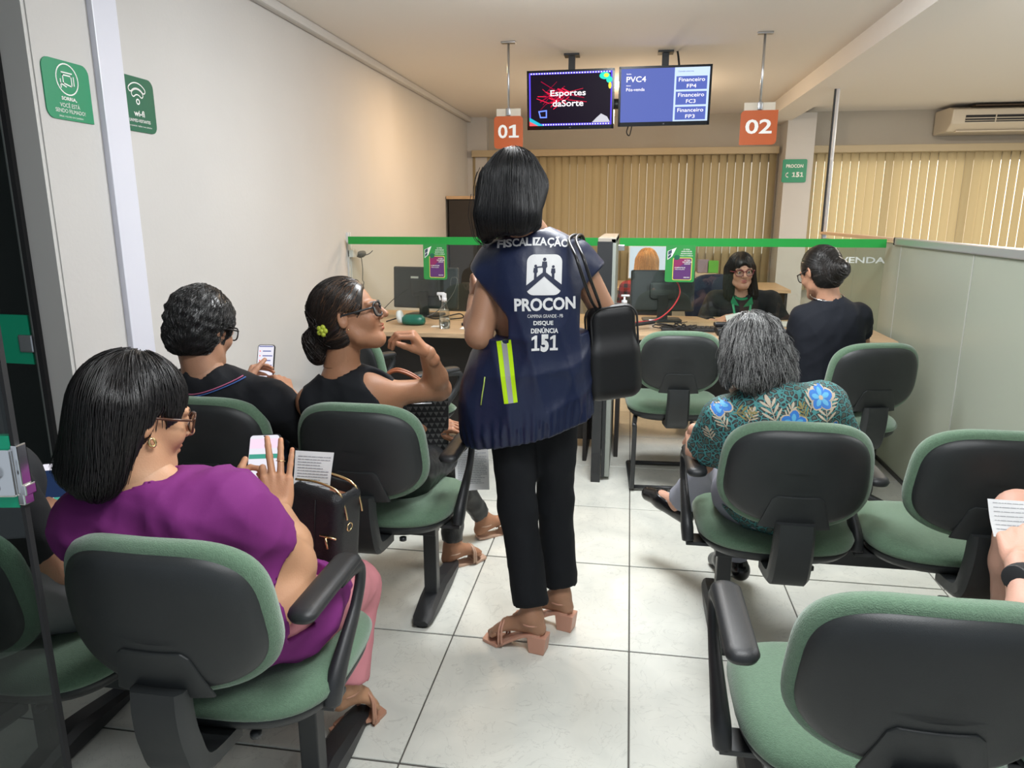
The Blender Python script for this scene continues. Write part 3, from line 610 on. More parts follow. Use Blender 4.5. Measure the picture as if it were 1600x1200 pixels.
# glass screen
gs = T('counter_glass_screen', 'clear glass counter screen with green strip along its top edge', 'glass screen', (-.15, GY, .75))
for x0, x1 in ((-1.785, -.165), (-.062, 1.45)):
    g = M('glass_pane', box(x0, x1, GY, GY + .006, .751, 1.275), m_glass, gs, smooth=False)
    M('green_strip', box(x0, x1, GY - .0015, GY + .0075, 1.228, 1.276), m_band, g, smooth=False, label='green adhesive strip along the glass top')
for x in (-1.60, -.45, .15, 1.25): M('glass_clamp', box(x - .02, x + .02, GY - .012, GY + .018, .751, .785, .003), m_alu, gs, smooth=False)
M('side_bracket', box(-.07, -.03, GY - .02, GY + .03, 1.20, 1.235, .004), m_alu, gs, smooth=False)
text('PÓS-VENDA', W(1325, 411, GY - .002), X_, Z_, .40, .044, mat('vinyl_white', (.60, .64, .62), .5), gs, .02)
def promo(px0, py0, px1, py1, label):
    a, b_ = W(px0, py0, GY), W(px1, py1, GY); c = (a + b_) / 2; w_, h_ = b_[0] - a[0], a[2] - b_[2]; c[1] = GY - .001
    s = T('promo_sticker', label, 'sticker', (c[0], GY, c[2] - h_ / 2), 'green promotional stickers on the counter glass')
    M('sheet', prism(rrect(w_, h_ , .012, 4, (0, 0, 1, 1)), -.0, .001, c), mat('leaf_green_print', (.03, .28, .06), .45), s, smooth=False)
    c = c - A(0, .001, 0)
    flat('yellow_frame', [rrect(w_ * .66, h_ * .62, .010)], c + A(w_ * .08, 0, -h_ * .14), X_, Z_, mat('print_yellow', (.62, .60, .12), .5), s)
    flat('purple_card', [rrect(w_ * .60, h_ * .575, .008)], c + A(w_ * .08, 0, -h_ * .14), X_, Z_, mat('print_purple', (.11, .03, .16), .5), s, .0014)
    flat('magenta_card', [[(-w_ * .29, h_ * .28), (-w_ * .29, -h_ * .05), (w_ * .28, h_ * .28)]], c + A(w_ * .08, 0, -h_ * .14), X_, Z_, mat('print_magenta', (.26, .02, .11), .5), s, .0018)
    flat('white_phone', [[(-w_ * .44, h_ * .10), (-w_ * .28, h_ * .20), (-w_ * .14, h_ * .44), (-w_ * .44, h_ * .34)]], c, X_, Z_, m_pw, s, .0016)
    flat('navy_squares', [[(-w_ * .42, h_ * .23), (-w_ * .3, h_ * .29), (-w_ * .3, h_ * .38), (-w_ * .42, h_ * .33)], [(-w_ * .42, h_ * .13), (-w_ * .32, h_ * .20), (-w_ * .32, h_ * .27), (-w_ * .42, h_ * .21)]], c, X_, Z_, mat('print_navy', (.03, .06, .10), .5), s, .002)
    flat('leaf', disc2(-w_ * .12, h_ * .17, w_ * .10, h_ * .07, 10), c, X_, Z_, m_sdgreen, s, .0022)
    for k, (t_, ww) in enumerate((('O VIVA', .22), ('AGORA PODE SER', .36), ('BENEFICIÁRIO', .38), ('TODA A FAMÍLIA', .44))):
        text(t_, c + A(w_ * .20, 0, h_ * (.37 - k * .055)), X_, Z_, w_ * ww, h_ * .035, m_pw, s, .02, .002)
    for k, (t_, ww) in enumerate((('LA PARA', .2), ('SUA EMPRESA', .32), ('CONTATE', .2))):
        text(t_, c + A(w_ * .24, 0, h_ * (.08 - k * .05)), X_, Z_, w_ * ww, h_ * .035, m_pw, s, .02, .003)
    for k, (t_, ww) in enumerate((('COMPARTILHE', .36), ('PROTEÇÃO', .32))):
        text(t_, c + A(0, 0, h_ * (-.12 - k * .05)), X_, Z_, w_ * ww, h_ * .032, m_pw, s, .02, .003)
    text('SAIBA MAIS', c + A(w_ * .24, 0, -h_ * .385), X_, Z_, w_ * .2, h_ * .03, m_pw, s, .02, .003)
promo(661, 381, 699, 437, 'green and purple promotional sticker on glass above left monitor')
promo(1041, 383, 1084, 441, 'green and purple promotional sticker on glass above right monitor')
# frosted partition on the right
m_frost = bpy.data.materials.new('frosted_glass'); m_frost.use_nodes = True
def _fr():
    nt = m_frost.node_tree; N = nt.nodes; L = nt.links; N.clear(); out = N.new('ShaderNodeOutputMaterial')
    d = N.new('ShaderNodeBsdfDiffuse'); t = N.new('ShaderNodeBsdfTranslucent'); g = N.new('ShaderNodeBsdfGlossy'); m = N.new('ShaderNodeMixShader'); m2 = N.new('ShaderNodeMixShader'); f = N.new('ShaderNodeFresnel')
    d.inputs[0].default_value = (.52, .56, .49, 1); t.inputs[0].default_value = (.62, .66, .57, 1); g.inputs['Roughness'].default_value = .22; m.inputs[0].default_value = .5; f.inputs[0].default_value = 1.35
    L.new(d.outputs[0], m.inputs[1]); L.new(t.outputs[0], m.inputs[2]); L.new(f.outputs[0], m2.inputs[0]); L.new(m.outputs[0], m2.inputs[1]); L.new(g.outputs[0], m2.inputs[2]); L.new(m2.outputs[0], out.inputs[0])
_fr()
fp = T('frosted_partition', 'low frosted glass partition with silver top rail on the right', 'partition', (1.5, 3.3, 0))
for y0, y1 in ((4.39, 5.22), (3.50, 4.385), (2.62, 3.495), (1.75, 2.615), (.9, 1.745)):
    M('frosted_pane', box(1.494, 1.504, y0 + .002, y1 - .002, .02, 1.255, .001, 1), m_frost, fp, smooth=False)
for y in (4.388, 3.498, 2.618): M('joint_strip', box(1.4925, 1.506, y - .0035, y + .0035, .02, 1.25), mat('joint_grey', (.5, .52, .48), .4), fp, smooth=False)
M('top_rail', box(1.478, 1.522, .9, 4.46, 1.245, 1.285, .005), mat('brushed_aluminium', (.62, .63, .70), .28, .7), fp, smooth=False)
M('rail_end_cap', box(1.477, 1.523, 4.46, 4.475, 1.244, 1.286, .003), m_rubber, fp, smooth=False)
M('floor_channel', box(1.485, 1.515, .9, 6.1, 0, .02), mat('channel_grey', (.12, .12, .12), .4, .6), fp, smooth=False)
fp2 = T('frosted_partition', 'rear frosted partition with pale wooden top edge behind glass screen', 'partition', (1.5, 5.6, 0))
M('frosted_pane', box(1.494, 1.504, 5.224, 6.1, .02, 1.235, .001, 1), m_frost, fp2, smooth=False)
M('wooden_top_edge', box(1.475, 1.525, 4.48, 6.13, 1.262, 1.283, .003), mat('pale_wood', (.62, .45, .30), .5), fp2, smooth=False)
M('end_post', box(1.485, 1.515, 6.09, 6.12, 0, 1.26), m_alu, fp2, smooth=False)
# ================================================================ DESK ITEMS
def monitor(label, c, w_, h_, yaw, tiltx, tag_=True, sc=None, face=1):
    """rear towards the camera"""
    m = T('computer_monitor', label, 'monitor', (c[0], c[1], .75))
    rz = rotm('Z', yaw) @ rotm('X', tiltx); cc = A(*c)
    L_ = lambda VF: xf(VF, rz, cc)
    M('housing', L_(pillow(rrect(w_, h_, .01, 3), [(.02, -.022), (.008, -.020), (0, -.012), (0, .012), (.004, .014)])), m_screenback, m, angle=30)
    M('display', L_(box(-w_ / 2 + .012, w_ / 2 - .012, .013, .016, -h_ / 2 + .014, h_ / 2 - .012)), em('office_white', (.75, .82, .9), .8), m, smooth=False)
    M('rear_bulge', L_(pillow(sup(w_ * .30, h_ * .26, 2.2, 32), [(.03, -.045), (.012, -.040), (0, -.02)]) if 0 else L_(pillow(rrect(w_ * .42, h_ * .42, .02, 3), [(.02, -.04), (.004, -.036), (0, -.018)]))) if 0 else L_(pillow(rrect(w_ * .42, h_ * .42, .02, 3), [(.02, -.04), (.004, -.036), (0, -.018)])), m_screenback, m, angle=30)
    s = M('stand', xf(box(-.033, .033, -.05, -.03, .757 - c[2], -.02, .004), rotm('Z', yaw), cc), m_black, m, smooth=False)
    M('stand_base', xf(prism(rrect(.24, .17, .03), .752 - c[2], .764 - c[2], (0, -.02, 0), X_, Y_, Z_, .003), rotm('Z', yaw), cc), m_black, m, smooth=False)
    if tag_: M('sticker', L_(box(-w_ * .22, -w_ * .10, -.0235, -.0225, h_ * .22, h_ * .27)), m_pw, m, smooth=False)
    return m
monitor('dark monitor back on left desk with small white label', (-1.34, 4.72, .935), .46, .275, -7, -4)
monitor('dark monitor back on right desk under promotional sticker', (.215, 4.72, .94), .40, .26, 6, -6, False)
def spray(label, x, y, liquid, cap, h_=.13, name='spray_bottle'):
    b = T(name, label, 'bottle', (x, y, .75))
    M('bottle', lathe([(.0, .751), (.032, .751), (.034, .757), (.034, .80), (.030, .83), (.030, .845), (.020, .872), (.014, .90), (.013, .915)], 20, (x, y, 0)), liquid, b)
    M('liquid', lathe([(.0, .753), (.031, .753), (.031, .80), (.028, .815), (0, .815)], 18, (x, y, 0)), mat('clear_liquid', (.75, .8, .85), .05, trans=1), b)
    M('collar', lathe([(.016, .912), (.016, .932), (.012, .934)], 16, (x, y, 0)), cap, b)
    M('spray_head', join(obox((x, y, .945), (.026, .022, .03), None, .005), obox((x - .02, y, .956), (.045, .02, .018), None, .004), obox((x - .027, y, .935), (.008, .014, .035), rotm('Y', -14), .003)), cap, b)
m_pl = glassmat('clear_plastic', (.90, .93, .93), 2.2)
spray('clear spray bottle with white trigger on left desk', -1.075, 4.17, m_pl, m_white)
g = T('gel_bottle', 'clear gel bottle with pump and printed label beside the divider', 'bottle', (-.02, 4.30, .75))
M('bottle', lathe([(.0, .751), (.036, .751), (.038, .757), (.038, .86), (.030, .885), (.016, .895), (.015, .905)], 22, (-.02, 4.30, 0)), mat('gel_plastic', (.62, .70, .78), .15, trans=.3), g)
M('printed_label', lathe([(.0385, .79), (.0386, .86)], 22, (-.02, 4.30, 0)), mat('label_blue_white', (.55, .62, .74), .5), g)
text('ÁLCOOL', A(-.02, 4.262, .835), X_, Z_, .04, .012, mat('print_blue', (.08, .14, .4), .5), g)
text('GEL 70%', A(-.02, 4.262, .815), X_, Z_, .04, .010, MATS['print_blue'], g)
M('pump', join(lathe([(.017, .90), (.017, .922), (.006, .926), (.006, .945)], 14, (-.02, 4.30, 0)), obox((-.015, 4.30, .95), (.05, .014, .012), None, .004)), m_white, g)
tg = T('tape_dispenser', 'green tape dispenser lying on the left desk by monitor', 'tape dispenser', (-1.31, 4.28, .75))
M('body', pillow(sup(.075, .045, 2.4, 30), [(.03, .756), (.006, .760), (0, .775), (.004, .80), (.02, .815), (.035, .818)], (0, 1, 2), lambda V: V + A(-1.30, 4.28, -.004)), mat('dispenser_green', (.01, .13, .085), .35), tg)
M('tape_roll', xf(lathe([(.012, -.012), (.04, -.012), (.042, 0), (.04, .012), (.012, .012)], 24), rotm('Y', 78), (-1.385, 4.28, .797)), mat('white_tape', (.66, .72, .72), .3), tg)
def cable(label, pts, r, mt_, cat='cable', grp='cables on the desks'): return tag(M('cable', tube(smoothpts(pts, 7), r, 6), mt_), label, cat, grp)
cable('thin dark cable curving up to the left monitor', [A(-1.62, 4.6, .765), A(-1.6, 4.6, .80), A(-1.52, 4.62, .88), A(-1.45, 4.68, .93)], .0025, m_rubber)
cable('grey cable looping before the left monitor screen back', [A(-1.32, 4.45, .76), A(-1.22, 4.5, .80), A(-1.13, 4.58, .90), A(-1.10, 4.62, 1.0), A(-1.14, 4.63, 1.01), A(-1.15, 4.63, .96)], .003, mat('cable_grey', (.10, .10, .10), .5))
cable('black cable coil on left desk near monitor stand', [A(-1.50, 4.35, .756), A(-1.42, 4.42, .775), A(-1.30, 4.44, .785), A(-1.20, 4.42, .77), A(-1.12, 4.40, .79), A(-1.05, 4.46, .80), A(-1.04, 4.5, .77), A(-1.14, 4.5, .757)], .004, m_rubber)
cable('red cable arching beside the right monitor stand', [A(-.02, 4.28, .765), A(.05, 4.32, .79), A(.17, 4.38, .80), A(.26, 4.45, .86), A(.31, 4.52, .94), A(.30, 4.58, 1.0), A(.27, 4.62, 1.02)], .0045, mat('cable_red', (.45, .02, .03), .4))
cable('thick black cable bundle at the left end of right desk', [A(-.055, 4.22, .765), A(.0, 4.26, .775), A(.08, 4.30, .785), A(.16, 4.36, .79)], .011, m_rubber)
rc = random.Random(3)
for k, lb in enumerate(('tangled thin black cable on right desk, nearest monitor', 'tangled thin black cable on right desk, middle of the tangle', 'tangled thin black cable on right desk, next to keyboard')):
    P = [A(.22 + .05 * k + rc.uniform(-.07, .09), 4.22 + rc.uniform(-.05, .13), .756 + rc.uniform(0, .045)) for _ in range(9)]
    cable(lb, P, .0028, m_rubber)
for k, s_ in enumerate(('left', 'right')):
    x0, y0, w_ = ((-.80, 4.34, .20), (.40, 4.32, .20))[k]
    kb = T('keyboard', 'black keyboard lying on the %s desk' % s_, 'keyboard', (x0, y0, .75))
    M('base', box(x0 - w_, x0 + w_, y0 - .06, y0 + .06, .751, .768, .004), m_black, kb, smooth=False)
    ks = []
    for a in range(14):
        for b_ in range(4): ks.append(box(x0 - w_ + .012 + a * (2 * w_ - .02) / 14, x0 - w_ + .006 + (a + 1) * (2 * w_ - .02) / 14, y0 - .05 + b_ * .025, y0 - .03 + b_ * .025, .768, .773))
    M('keys', join(*ks), m_steel, kb, smooth=False, kind='stuff')
tag(M('phone_base', join(box(.50, .68, 4.14, 4.28, .751, .79, .008), xf(box(-.09, .09, -.02, .02, 0, .025, .01), rotm('Z', 5), (.58, 4.25, .79))), m_black), 'black card terminal on right desk before attendant', 'terminal')
tag(M('tray', box(.70, .90, 4.22, 4.46, .751, .775, .004), mat('dark_blue_plastic', (.05, .06, .09), .4), smooth=False), 'dark document tray on right desk before attendant', 'tray')
tag(M('paper_stack', box(.93, 1.12, 4.55, 4.75, .751, .757), m_paper, smooth=False), 'white papers lying beside the attendant hands', 'paper')
tag(M('paper_slip', box(-1.17, -1.10, 4.20, 4.26, .751, .7525), m_paper, smooth=False), 'white paper slip left of the clear spray bottle', 'paper')
tag(M('paper_slip', box(-.98, -.93, 4.15, 4.24, .751, .7525), m_paper, smooth=False), 'white paper slip right of the clear spray bottle', 'paper')
# headset hanging by the wall, socket and conduit
hs = T('headset', 'grey headset hanging on the wall at left end of glass', 'headset', (-1.72, 4.66, 1.12))
m_hs = mat('headset_grey', (.12, .13, .13), .5)
c = W(562, 397, 4.68)
M('headband', tube(smoothpts([W(549, 392, 4.6), W(555, 398, 4.64), c + A(.0, 0, -.02), c + A(.035, -.02, -.012)]), .006, 8), m_hs, hs)
M('ear_pad', xf(lathe([(.0, -.012), (.026, -.012), (.03, 0), (.026, .012), (0, .012)], 16), rotm('X', 20), c + A(.015, 0, .002)), m_hs, hs)
M('microphone_boom', tube(smoothpts([c + A(.03, 0, -.008), c + A(.065, 0, .002), c + A(.095, -.01, .024)]), .003, 6), m_hs, hs)
M('hanging_cord', tube(smoothpts([c + A(.01, 0, -.02), c + A(.016, 0, -.10), c + A(.012, 0, -.17), c + A(.02, 0, -.19), c + A(.005, 0, -.24)]), .003, 6), m_hs, hs)
so = T('wall_socket', 'white conduit and socket on wall at left end of glass', 'socket', (-1.80, 4.58, .8))
M('conduit', join(box(XL, XL + .012, 4.56, 4.575, .76, 1.30), box(XL, XL + .010, 4.60, 4.612, .76, 1.30)), m_white, so, smooth=False)
M('socket_box', box(XL, XL + .04, 4.56, 4.63, 1.14, 1.19, .005), m_white, so, smooth=False)
# ================================================================ BACK OFFICE
cb = T('storage_cabinet', 'tall dark cabinet with wooden top in back left corner', 'cabinet', (-1.5, 7.3, 0))
M('body', box(-1.79, -1.20, 7.2, 7.65, 0, 1.56), m_dark, cb, smooth=False); M('top_board', box(-1.81, -1.19, 7.18, 7.66, 1.56, 1.59, .003), m_wood, cb, smooth=False)
for x in (-1.785, -1.49):
    d_ = M('door', box(x, x + .285, 7.182, 7.2, .02, 1.55, .003), m_dark, cb, smooth=False); M('handle', box(x + (.25 if x < -1.6 else .02), x + (.262 if x < -1.6 else .032), 7.165, 7.182, .8, .95), m_alu, d_, smooth=False)
bd = T('back_desk', 'long oak desk along the back under the blinds', 'desk', (.4, 7.2, 0))
M('desk_top', box(-1.1, 1.45, 6.85, 7.6, .72, .75, .004), m_wood, bd, smooth=False)
for x in (-1.08, .3, 1.42): M('side_panel', box(x - .012, x + .012, 6.9, 7.55, 0, .72), m_dark, bd, smooth=False)
bm_ = T('computer_monitor', 'bright white monitor facing the blonde woman at back desk', 'monitor', (.19, 7.0, .75))
a, b_ = W(983, 382, 7.0), W(1043, 420, 7.0)
M('display', box(a[0] + .01, b_[0] - .01, 6.995, 7.0, .83, 1.12), em('office_white', (.75, .82, .9), .8), bm_, smooth=False)
M('housing', box(a[0], b_[0], 7.0, 7.03, .82, 1.13, .006), m_white, bm_, smooth=False); M('stand', box(.16, .22, 7.03, 7.06, .75, .9), m_white, bm_, smooth=False); M('stand_base', box(.08, .30, 6.95, 7.12, .751, .762, .003), m_white, bm_, smooth=False)
for k, (px_, c_, lb, hh) in enumerate(((1097, (.25, .2, .24), 'small dark printed box on back desk near sticker', .12), (1112, (.12, .42, .06), 'small bright green box on back desk by window blinds', .11))):
    p_ = W(px_, 432, 7.1); tag(M('small_box', box(p_[0] - .05, p_[0] + .05, 7.05, 7.15, .88, .88 + hh, .003), mat('box_%d' % k, c_, .6), smooth=False), lb, 'box')
for k in range(4):
    p_ = W(1102, 440, 7.1); tag(M('binder', box(p_[0] - .11, p_[0] + .09, 6.98, 7.25, .751 + k * .032, .781 + k * .032, .003), mat('binder_beige', (.55, .47, .36), .6), smooth=False), 'beige folder in the stack on the back desk, %s of the stack' % ('bottom', 'second from bottom', 'second from top', 'top')[k], 'folder', 'beige folders stacked on back desk')
vc = T('office_chair', 'dark swivel chair back beside the attendant at right desk', 'chair', (.62, 5.35, 0))
M('backrest', pillow(sup(.22, .20, 2.8, 36), [(.1, -.03), (.01, -.02), (0, 0), (.02, .03), (.1, .035)], (0, 2, 1), lambda V: V @ rotm('Z', 25).T + A(.60, 5.38, .80)), mat('dark_blue_fabric', (.02, .024, .05), .9), vc)
M('seat', pillow(sup(.23, .22, 3, 32), [(.02, .43), (0, .45), (.02, .48)], (0, 1, 2), lambda V: V + A(.68, 5.2, 0)), MATS['dark_blue_fabric'], vc)
M('column', lathe([(.03, .06), (.03, .43)], 12, (.68, 5.2, 0)), m_steel, vc)
for k in range(5): a = R(72 * k); M('leg', tube([A(.68, 5.2, .09), A(.68 + .27 * math.cos(a), 5.2 + .27 * math.sin(a), .04)], [.022, .014], 8), m_black, vc)
# ================================================================ GLASS DOOR
lx, ly = -.950, .955
gd = T('glass_door', 'near tinted glass door leaf with green lock sticker at left edge', 'door', (-1.4, .9, 0))
dd = A(-math.cos(R(8)), -math.sin(R(8)) * -1, 0); dd = A(-.985, -.172, 0); dn = A(.172, -.985, 0)
def leaf(mn, d0, d1, z0, z1, th, nm, mt_, par, o=(lx, ly), off=0, lb=None, bev=0):
    P = []
    for z in (z0, z1):
        for d, s in ((d0, -1), (d1, -1), (d1, 1), (d0, 1)): P.append(A(o[0], o[1], 0) + mn[0] * d + mn[1] * (s * th / 2 + off) + A(0, 0, z))
    VF = (np.array(P), [[0, 3, 2, 1], [4, 5, 6, 7], [0, 1, 5, 4], [1, 2, 6, 5], [2, 3, 7, 6], [3, 0, 4, 7]])
    bm = bmesh.new(); vv = [bm.verts.new(v) for v in VF[0]]; [bm.faces.new([vv[i] for i in f]) for f in VF[1]]; bmesh.ops.recalc_face_normals(bm, faces=bm.faces[:])
    VF = bm2(bm); VF = bevel(VF, bev, 2) if bev else VF
    return M(nm, VF, mt_, par, smooth=False, label=lb)
D1 = (dd, dn)
leaf(D1, 0, .82, .01, 2.2, .010, 'glass_pane', m_tint, gd)
leaf(D1, -.003, .003, .01, 2.2, .012, 'edge_seal', m_rubber, gd)
m_stk = mat('lock_sticker_green', (.0, .36, .19), .4)
leaf(D1, .004, .22, .955, 1.075, .013, 'lock_sticker', m_stk, gd)
lk = leaf(D1, .002, .085, .975, 1.055, .030, 'lock_plate', m_chrome, gd, bev=.004)
M('lock_cylinder', tube([A(lx, ly, 1.006) + dd * .05 + dn * .012, A(lx, ly, 1.004) + dd * .055 + dn * .052], .0125, 16), m_chrome, lk)
for z in (1.040, .988): M('bolt', tube([A(lx, ly, z) + dd * .035 + dn * .014, A(lx, ly, z) + dd * .036 + dn * .024], .006, 12), m_chrome, lk)
M('strike', join(obox(A(lx, ly, 1.01) - dd * .004, (.012, .02, .10), None, .002), obox(A(lx, ly, .985) - dd * .010, (.010, .022, .018), None, .002)), m_chrome, lk, smooth=False)
ox, oy_ = -1.925, 2.095
gd2 = T('glass_door', 'far dark glass door leaf with small lock keeper beside grey wall', 'door', (-2.2, 2.1, 0))
D2 = (A(-1, .05, 0), A(-.05, -1, 0))
leaf(D2, .02, .85, .01, 2.3, .010, 'glass_pane', m_tint, gd2, (ox, oy_))
leaf(D2, -.004, .014, 0, 2.42, .03, 'frame_post', m_rubber, gd2, (ox + .01, oy_))
leaf(D2, .03, .175, .925, 1.09, .013, 'lock_sticker', m_stk, gd2, (ox, oy_))
leaf(D2, .018, .075, .965, 1.025, .024, 'lock_keeper', m_alu, gd2, (ox, oy_), bev=.006)
tag(M('door_post', box(-1.90, -1.86, 1.80, 1.84, 0, 2.3), m_rubber, smooth=False), 'black door post seen through the near glass door', 'door post')
# ================================================================ PEOPLE: implicit surfaces meshed with surface nets
def nrm(v): v = np.asarray(v, float); return v / (np.linalg.norm(v) + 1e-12)
class Sdf:
    def __init__(s, lo, hi, h):
        s.lo = A(*lo); s.h = h; s.n = np.maximum(3, np.ceil((A(*hi) - s.lo) / h).astype(int) + 1); s.D = np.full(s.n, .08, np.float32)
    def win(s, lo, hi):
        a = np.clip(np.floor((lo - s.lo) / s.h).astype(int), 0, s.n); b = np.clip(np.ceil((hi - s.lo) / s.h).astype(int) + 1, 0, s.n)
        if (b <= a).any(): return None, None
        ax = [s.lo[i] + s.h * np.arange(a[i], b[i]) for i in range(3)]
        return tuple(slice(a[i], b[i]) for i in range(3)), np.stack(np.meshgrid(*ax, indexing='ij'), -1).astype(np.float32)
    def put(s, f, lo, hi, k, sub=False):
        pad = k + .03; sl, P = s.win(A(*lo) - pad, A(*hi) + pad)
        if sl is None: return s
        d = f(P).astype(np.float32); o = s.D[sl]
        if sub: d = -d; hh = np.clip(.5 - .5 * (o - d) / max(k, 1e-5), 0, 1); s.D[sl] = o * (1 - hh) + d * hh + k * hh * (1 - hh)
        else: hh = np.clip(.5 + .5 * (o - d) / max(k, 1e-5), 0, 1); s.D[sl] = o * (1 - hh) + d * hh - k * hh * (1 - hh)
        return s
    def cap(s, a, b, ra, rb=None, k=.02, sub=False):
        a, b = A(*a), A(*b); rb = ra if rb is None else rb; ba = (b - a).astype(np.float32); L2 = ba @ ba + 1e-9; r = max(ra, rb)
        def f(P): pa = P - a.astype(np.float32); t = np.clip(pa @ ba / L2, 0, 1); return np.linalg.norm(pa - t[..., None] * ba, axis=-1) - (ra + (rb - ra) * t)
        return s.put(f, np.minimum(a, b) - r, np.maximum(a, b) + r, k, sub)
    def chain(s, pts, rs, k=.015):
        for i in range(len(pts) - 1): s.cap(pts[i], pts[i + 1], rs[i], rs[i + 1], k)
        return s
    def ell(s, c, r, m=None, k=.02, sub=False):
        c = A(*c); r = A(*r); m = np.eye(3) if m is None else np.asarray(m); mm = m.astype(np.float32); ext = np.abs(m) @ r
        def f(P):
            q = (P - c.astype(np.float32)) @ mm; k0 = np.linalg.norm(q / r.astype(np.float32), axis=-1); k1 = np.linalg.norm(q / (r * r).astype(np.float32), axis=-1) + 1e-6
            return k0 * (k0 - 1) / k1
        return s.put(f, c - ext, c + ext, k, sub)
    def rbox(s, c, hs, r, m=None, k=.01, sub=False):
        c = A(*c); hs = A(*hs); m = np.eye(3) if m is None else np.asarray(m); mm = m.astype(np.float32); ext = np.abs(m) @ (hs)
        def f(P):
            q = np.abs((P - c.astype(np.float32)) @ mm) - (hs - r).astype(np.float32)
            return np.linalg.norm(np.maximum(q, 0), axis=-1) + np.minimum(q.max(-1), 0) - r
        return s.put(f, c - ext, c + ext, k, sub)
    def cut(s, o, n, k=.004, lo=None, hi=None):   # remove the half space on the side of n
        lo = s.lo if lo is None else lo; hi = s.lo + s.n * s.h if hi is None else hi
        sl, P = s.win(A(*lo), A(*hi)); n = nrm(n).astype(np.float32)
        if sl is None: return s
        d = -((P - A(*o).astype(np.float32)) @ n); q = s.D[sl]; d = -d; hh = np.clip(.5 - .5 * (q - d) / k, 0, 1); s.D[sl] = q * (1 - hh) + d * hh + k * hh * (1 - hh); return s
    def warp(s, fn):
        P = s.win(s.lo, s.lo + s.n * s.h)[1]; s.D += fn(P).astype(np.float32); return s
    def mesh(s):
        D = s.D.copy(); D[0] = D[-1] = .05; D[:, 0] = D[:, -1] = .05; D[:, :, 0] = D[:, :, -1] = .05
        S = D < 0; nx, ny, nz = D.shape
        c = np.zeros((nx - 1, ny - 1, nz - 1), np.int8)
        for i in (0, 1):
            for j in (0, 1):
                for k in (0, 1): c += S[i:nx - 1 + i, j:ny - 1 + j, k:nz - 1 + k]
        I = np.argwhere((c > 0) & (c < 8)); acc = np.zeros((len(I), 3)); cnt = np.zeros(len(I))
        cor = [(i, j, k) for i in (0, 1) for j in (0, 1) for k in (0, 1)]
        val = {q: D[I[:, 0] + q[0], I[:, 1] + q[1], I[:, 2] + q[2]] for q in cor}
        for q in cor:
            for ax in range(3):
                if q[ax]: continue
                p = list(q); p[ax] = 1; p = tuple(p); a, b = val[q], val[p]; m = (a < 0) != (b < 0); t = np.where(m, a / np.where(m, a - b, 1), 0)
                pt = np.tile(A(*q), (len(I), 1)); pt[:, ax] = t; acc[m] += pt[m]; cnt[m] += 1
        V = s.lo + s.h * (I + acc / np.maximum(cnt, 1)[:, None])
        idx = -np.ones(c.shape, np.int64); idx[I[:, 0], I[:, 1], I[:, 2]] = np.arange(len(I)); Q = []
        for ax in range(3):
            sl0 = [slice(1, -1)] * 3; sl1 = [slice(1, -1)] * 3; sl0[ax] = slice(0, -1); sl1[ax] = slice(1, None)
            a, b = S[tuple(sl0)], S[tuple(sl1)]; E = np.argwhere(a != b); 
            if not len(E): continue
            off = A(1, 1, 1).astype(int); off[ax] = 0; E = E + off; u, v = [(1, 2), (2, 0), (0, 1)][ax]
            def g(du, dv): F_ = E.copy(); F_[:, u] += du; F_[:, v] += dv; return idx[F_[:, 0], F_[:, 1], F_[:, 2]]
            q = np.stack([g(-1, -1), g(0, -1), g(0, 0), g(-1, 0)], 1); ins = S[E[:, 0], E[:, 1], E[:, 2]]
            q[~ins] = q[~ins][:, ::-1]; Q.append(q[(q >= 0).all(1)])
        return V, (np.vstack(Q) if Q else np.zeros((0, 4), int))
    def sample(s, P):
        g = (P - s.lo) / s.h; g = np.clip(g, 0, s.n - 1.001); i = g.astype(int); f = g - i; r = 0
        for a in (0, 1):
            for b in (0, 1):
                for c in (0, 1):
                    wt = (f[:, 0] if a else 1 - f[:, 0]) * (f[:, 1] if b else 1 - f[:, 1]) * (f[:, 2] if c else 1 - f[:, 2]); r = r + wt * s.D[i[:, 0] + a, i[:, 1] + b, i[:, 2] + c]
        return r
    def grad(s, P):
        e = s.h; g = np.stack([s.sample(P + A(*d) * e) - s.sample(P - A(*d) * e) for d in ((1, 0, 0), (0, 1, 0), (0, 0, 1))], 1)
        return g / (np.linalg.norm(g, axis=1)[:, None] + 1e-9)
def bounds(P, r): P = np.array([p for p in P]); return P.min(0) - r, P.max(0) + r
def folds(seed, amp, freq, n=5, ani=(1, 1, 1)):
    rg = np.random.default_rng(seed); ks = rg.normal(size=(n, 3)) * A(*ani); ks = ks / np.linalg.norm(ks, axis=1)[:, None] * freq * rg.uniform(.6, 1.5, (n, 1)); ph = rg.uniform(0, 6.28, n); k2 = rg.normal(size=(n, 3)) * freq * .35
    def f(P):
        r = 0
        for i in range(n): wv = np.sin(P @ ks[i].astype(np.float32) + ph[i] + 1.8 * np.sin(P @ k2[i].astype(np.float32))); r = r + (1 - np.abs(wv)) ** 1.6 - .4
        return r * (-amp / n * 2)
    return f
SKIN = {}
def skin(nm, c): return mat('skin_' + nm, c, .5, spec=.35, sss=.12, colattr=True, bump=(260, .08))
HAIRM = mat('hair_strand', (.01, .01, .01), .36, spec=.6, colattr=True)
m_eye = mat('eye', (.7, .7, .7), .15, colattr=True)
def fr(az, pitch=0, roll=0):
    """head frame: columns right, forward, up; az 0 looks along +Y, positive turns to +X; pitch positive looks up"""
    return rotm('Z', -az) @ rotm('X', pitch) @ rotm('Y', roll)
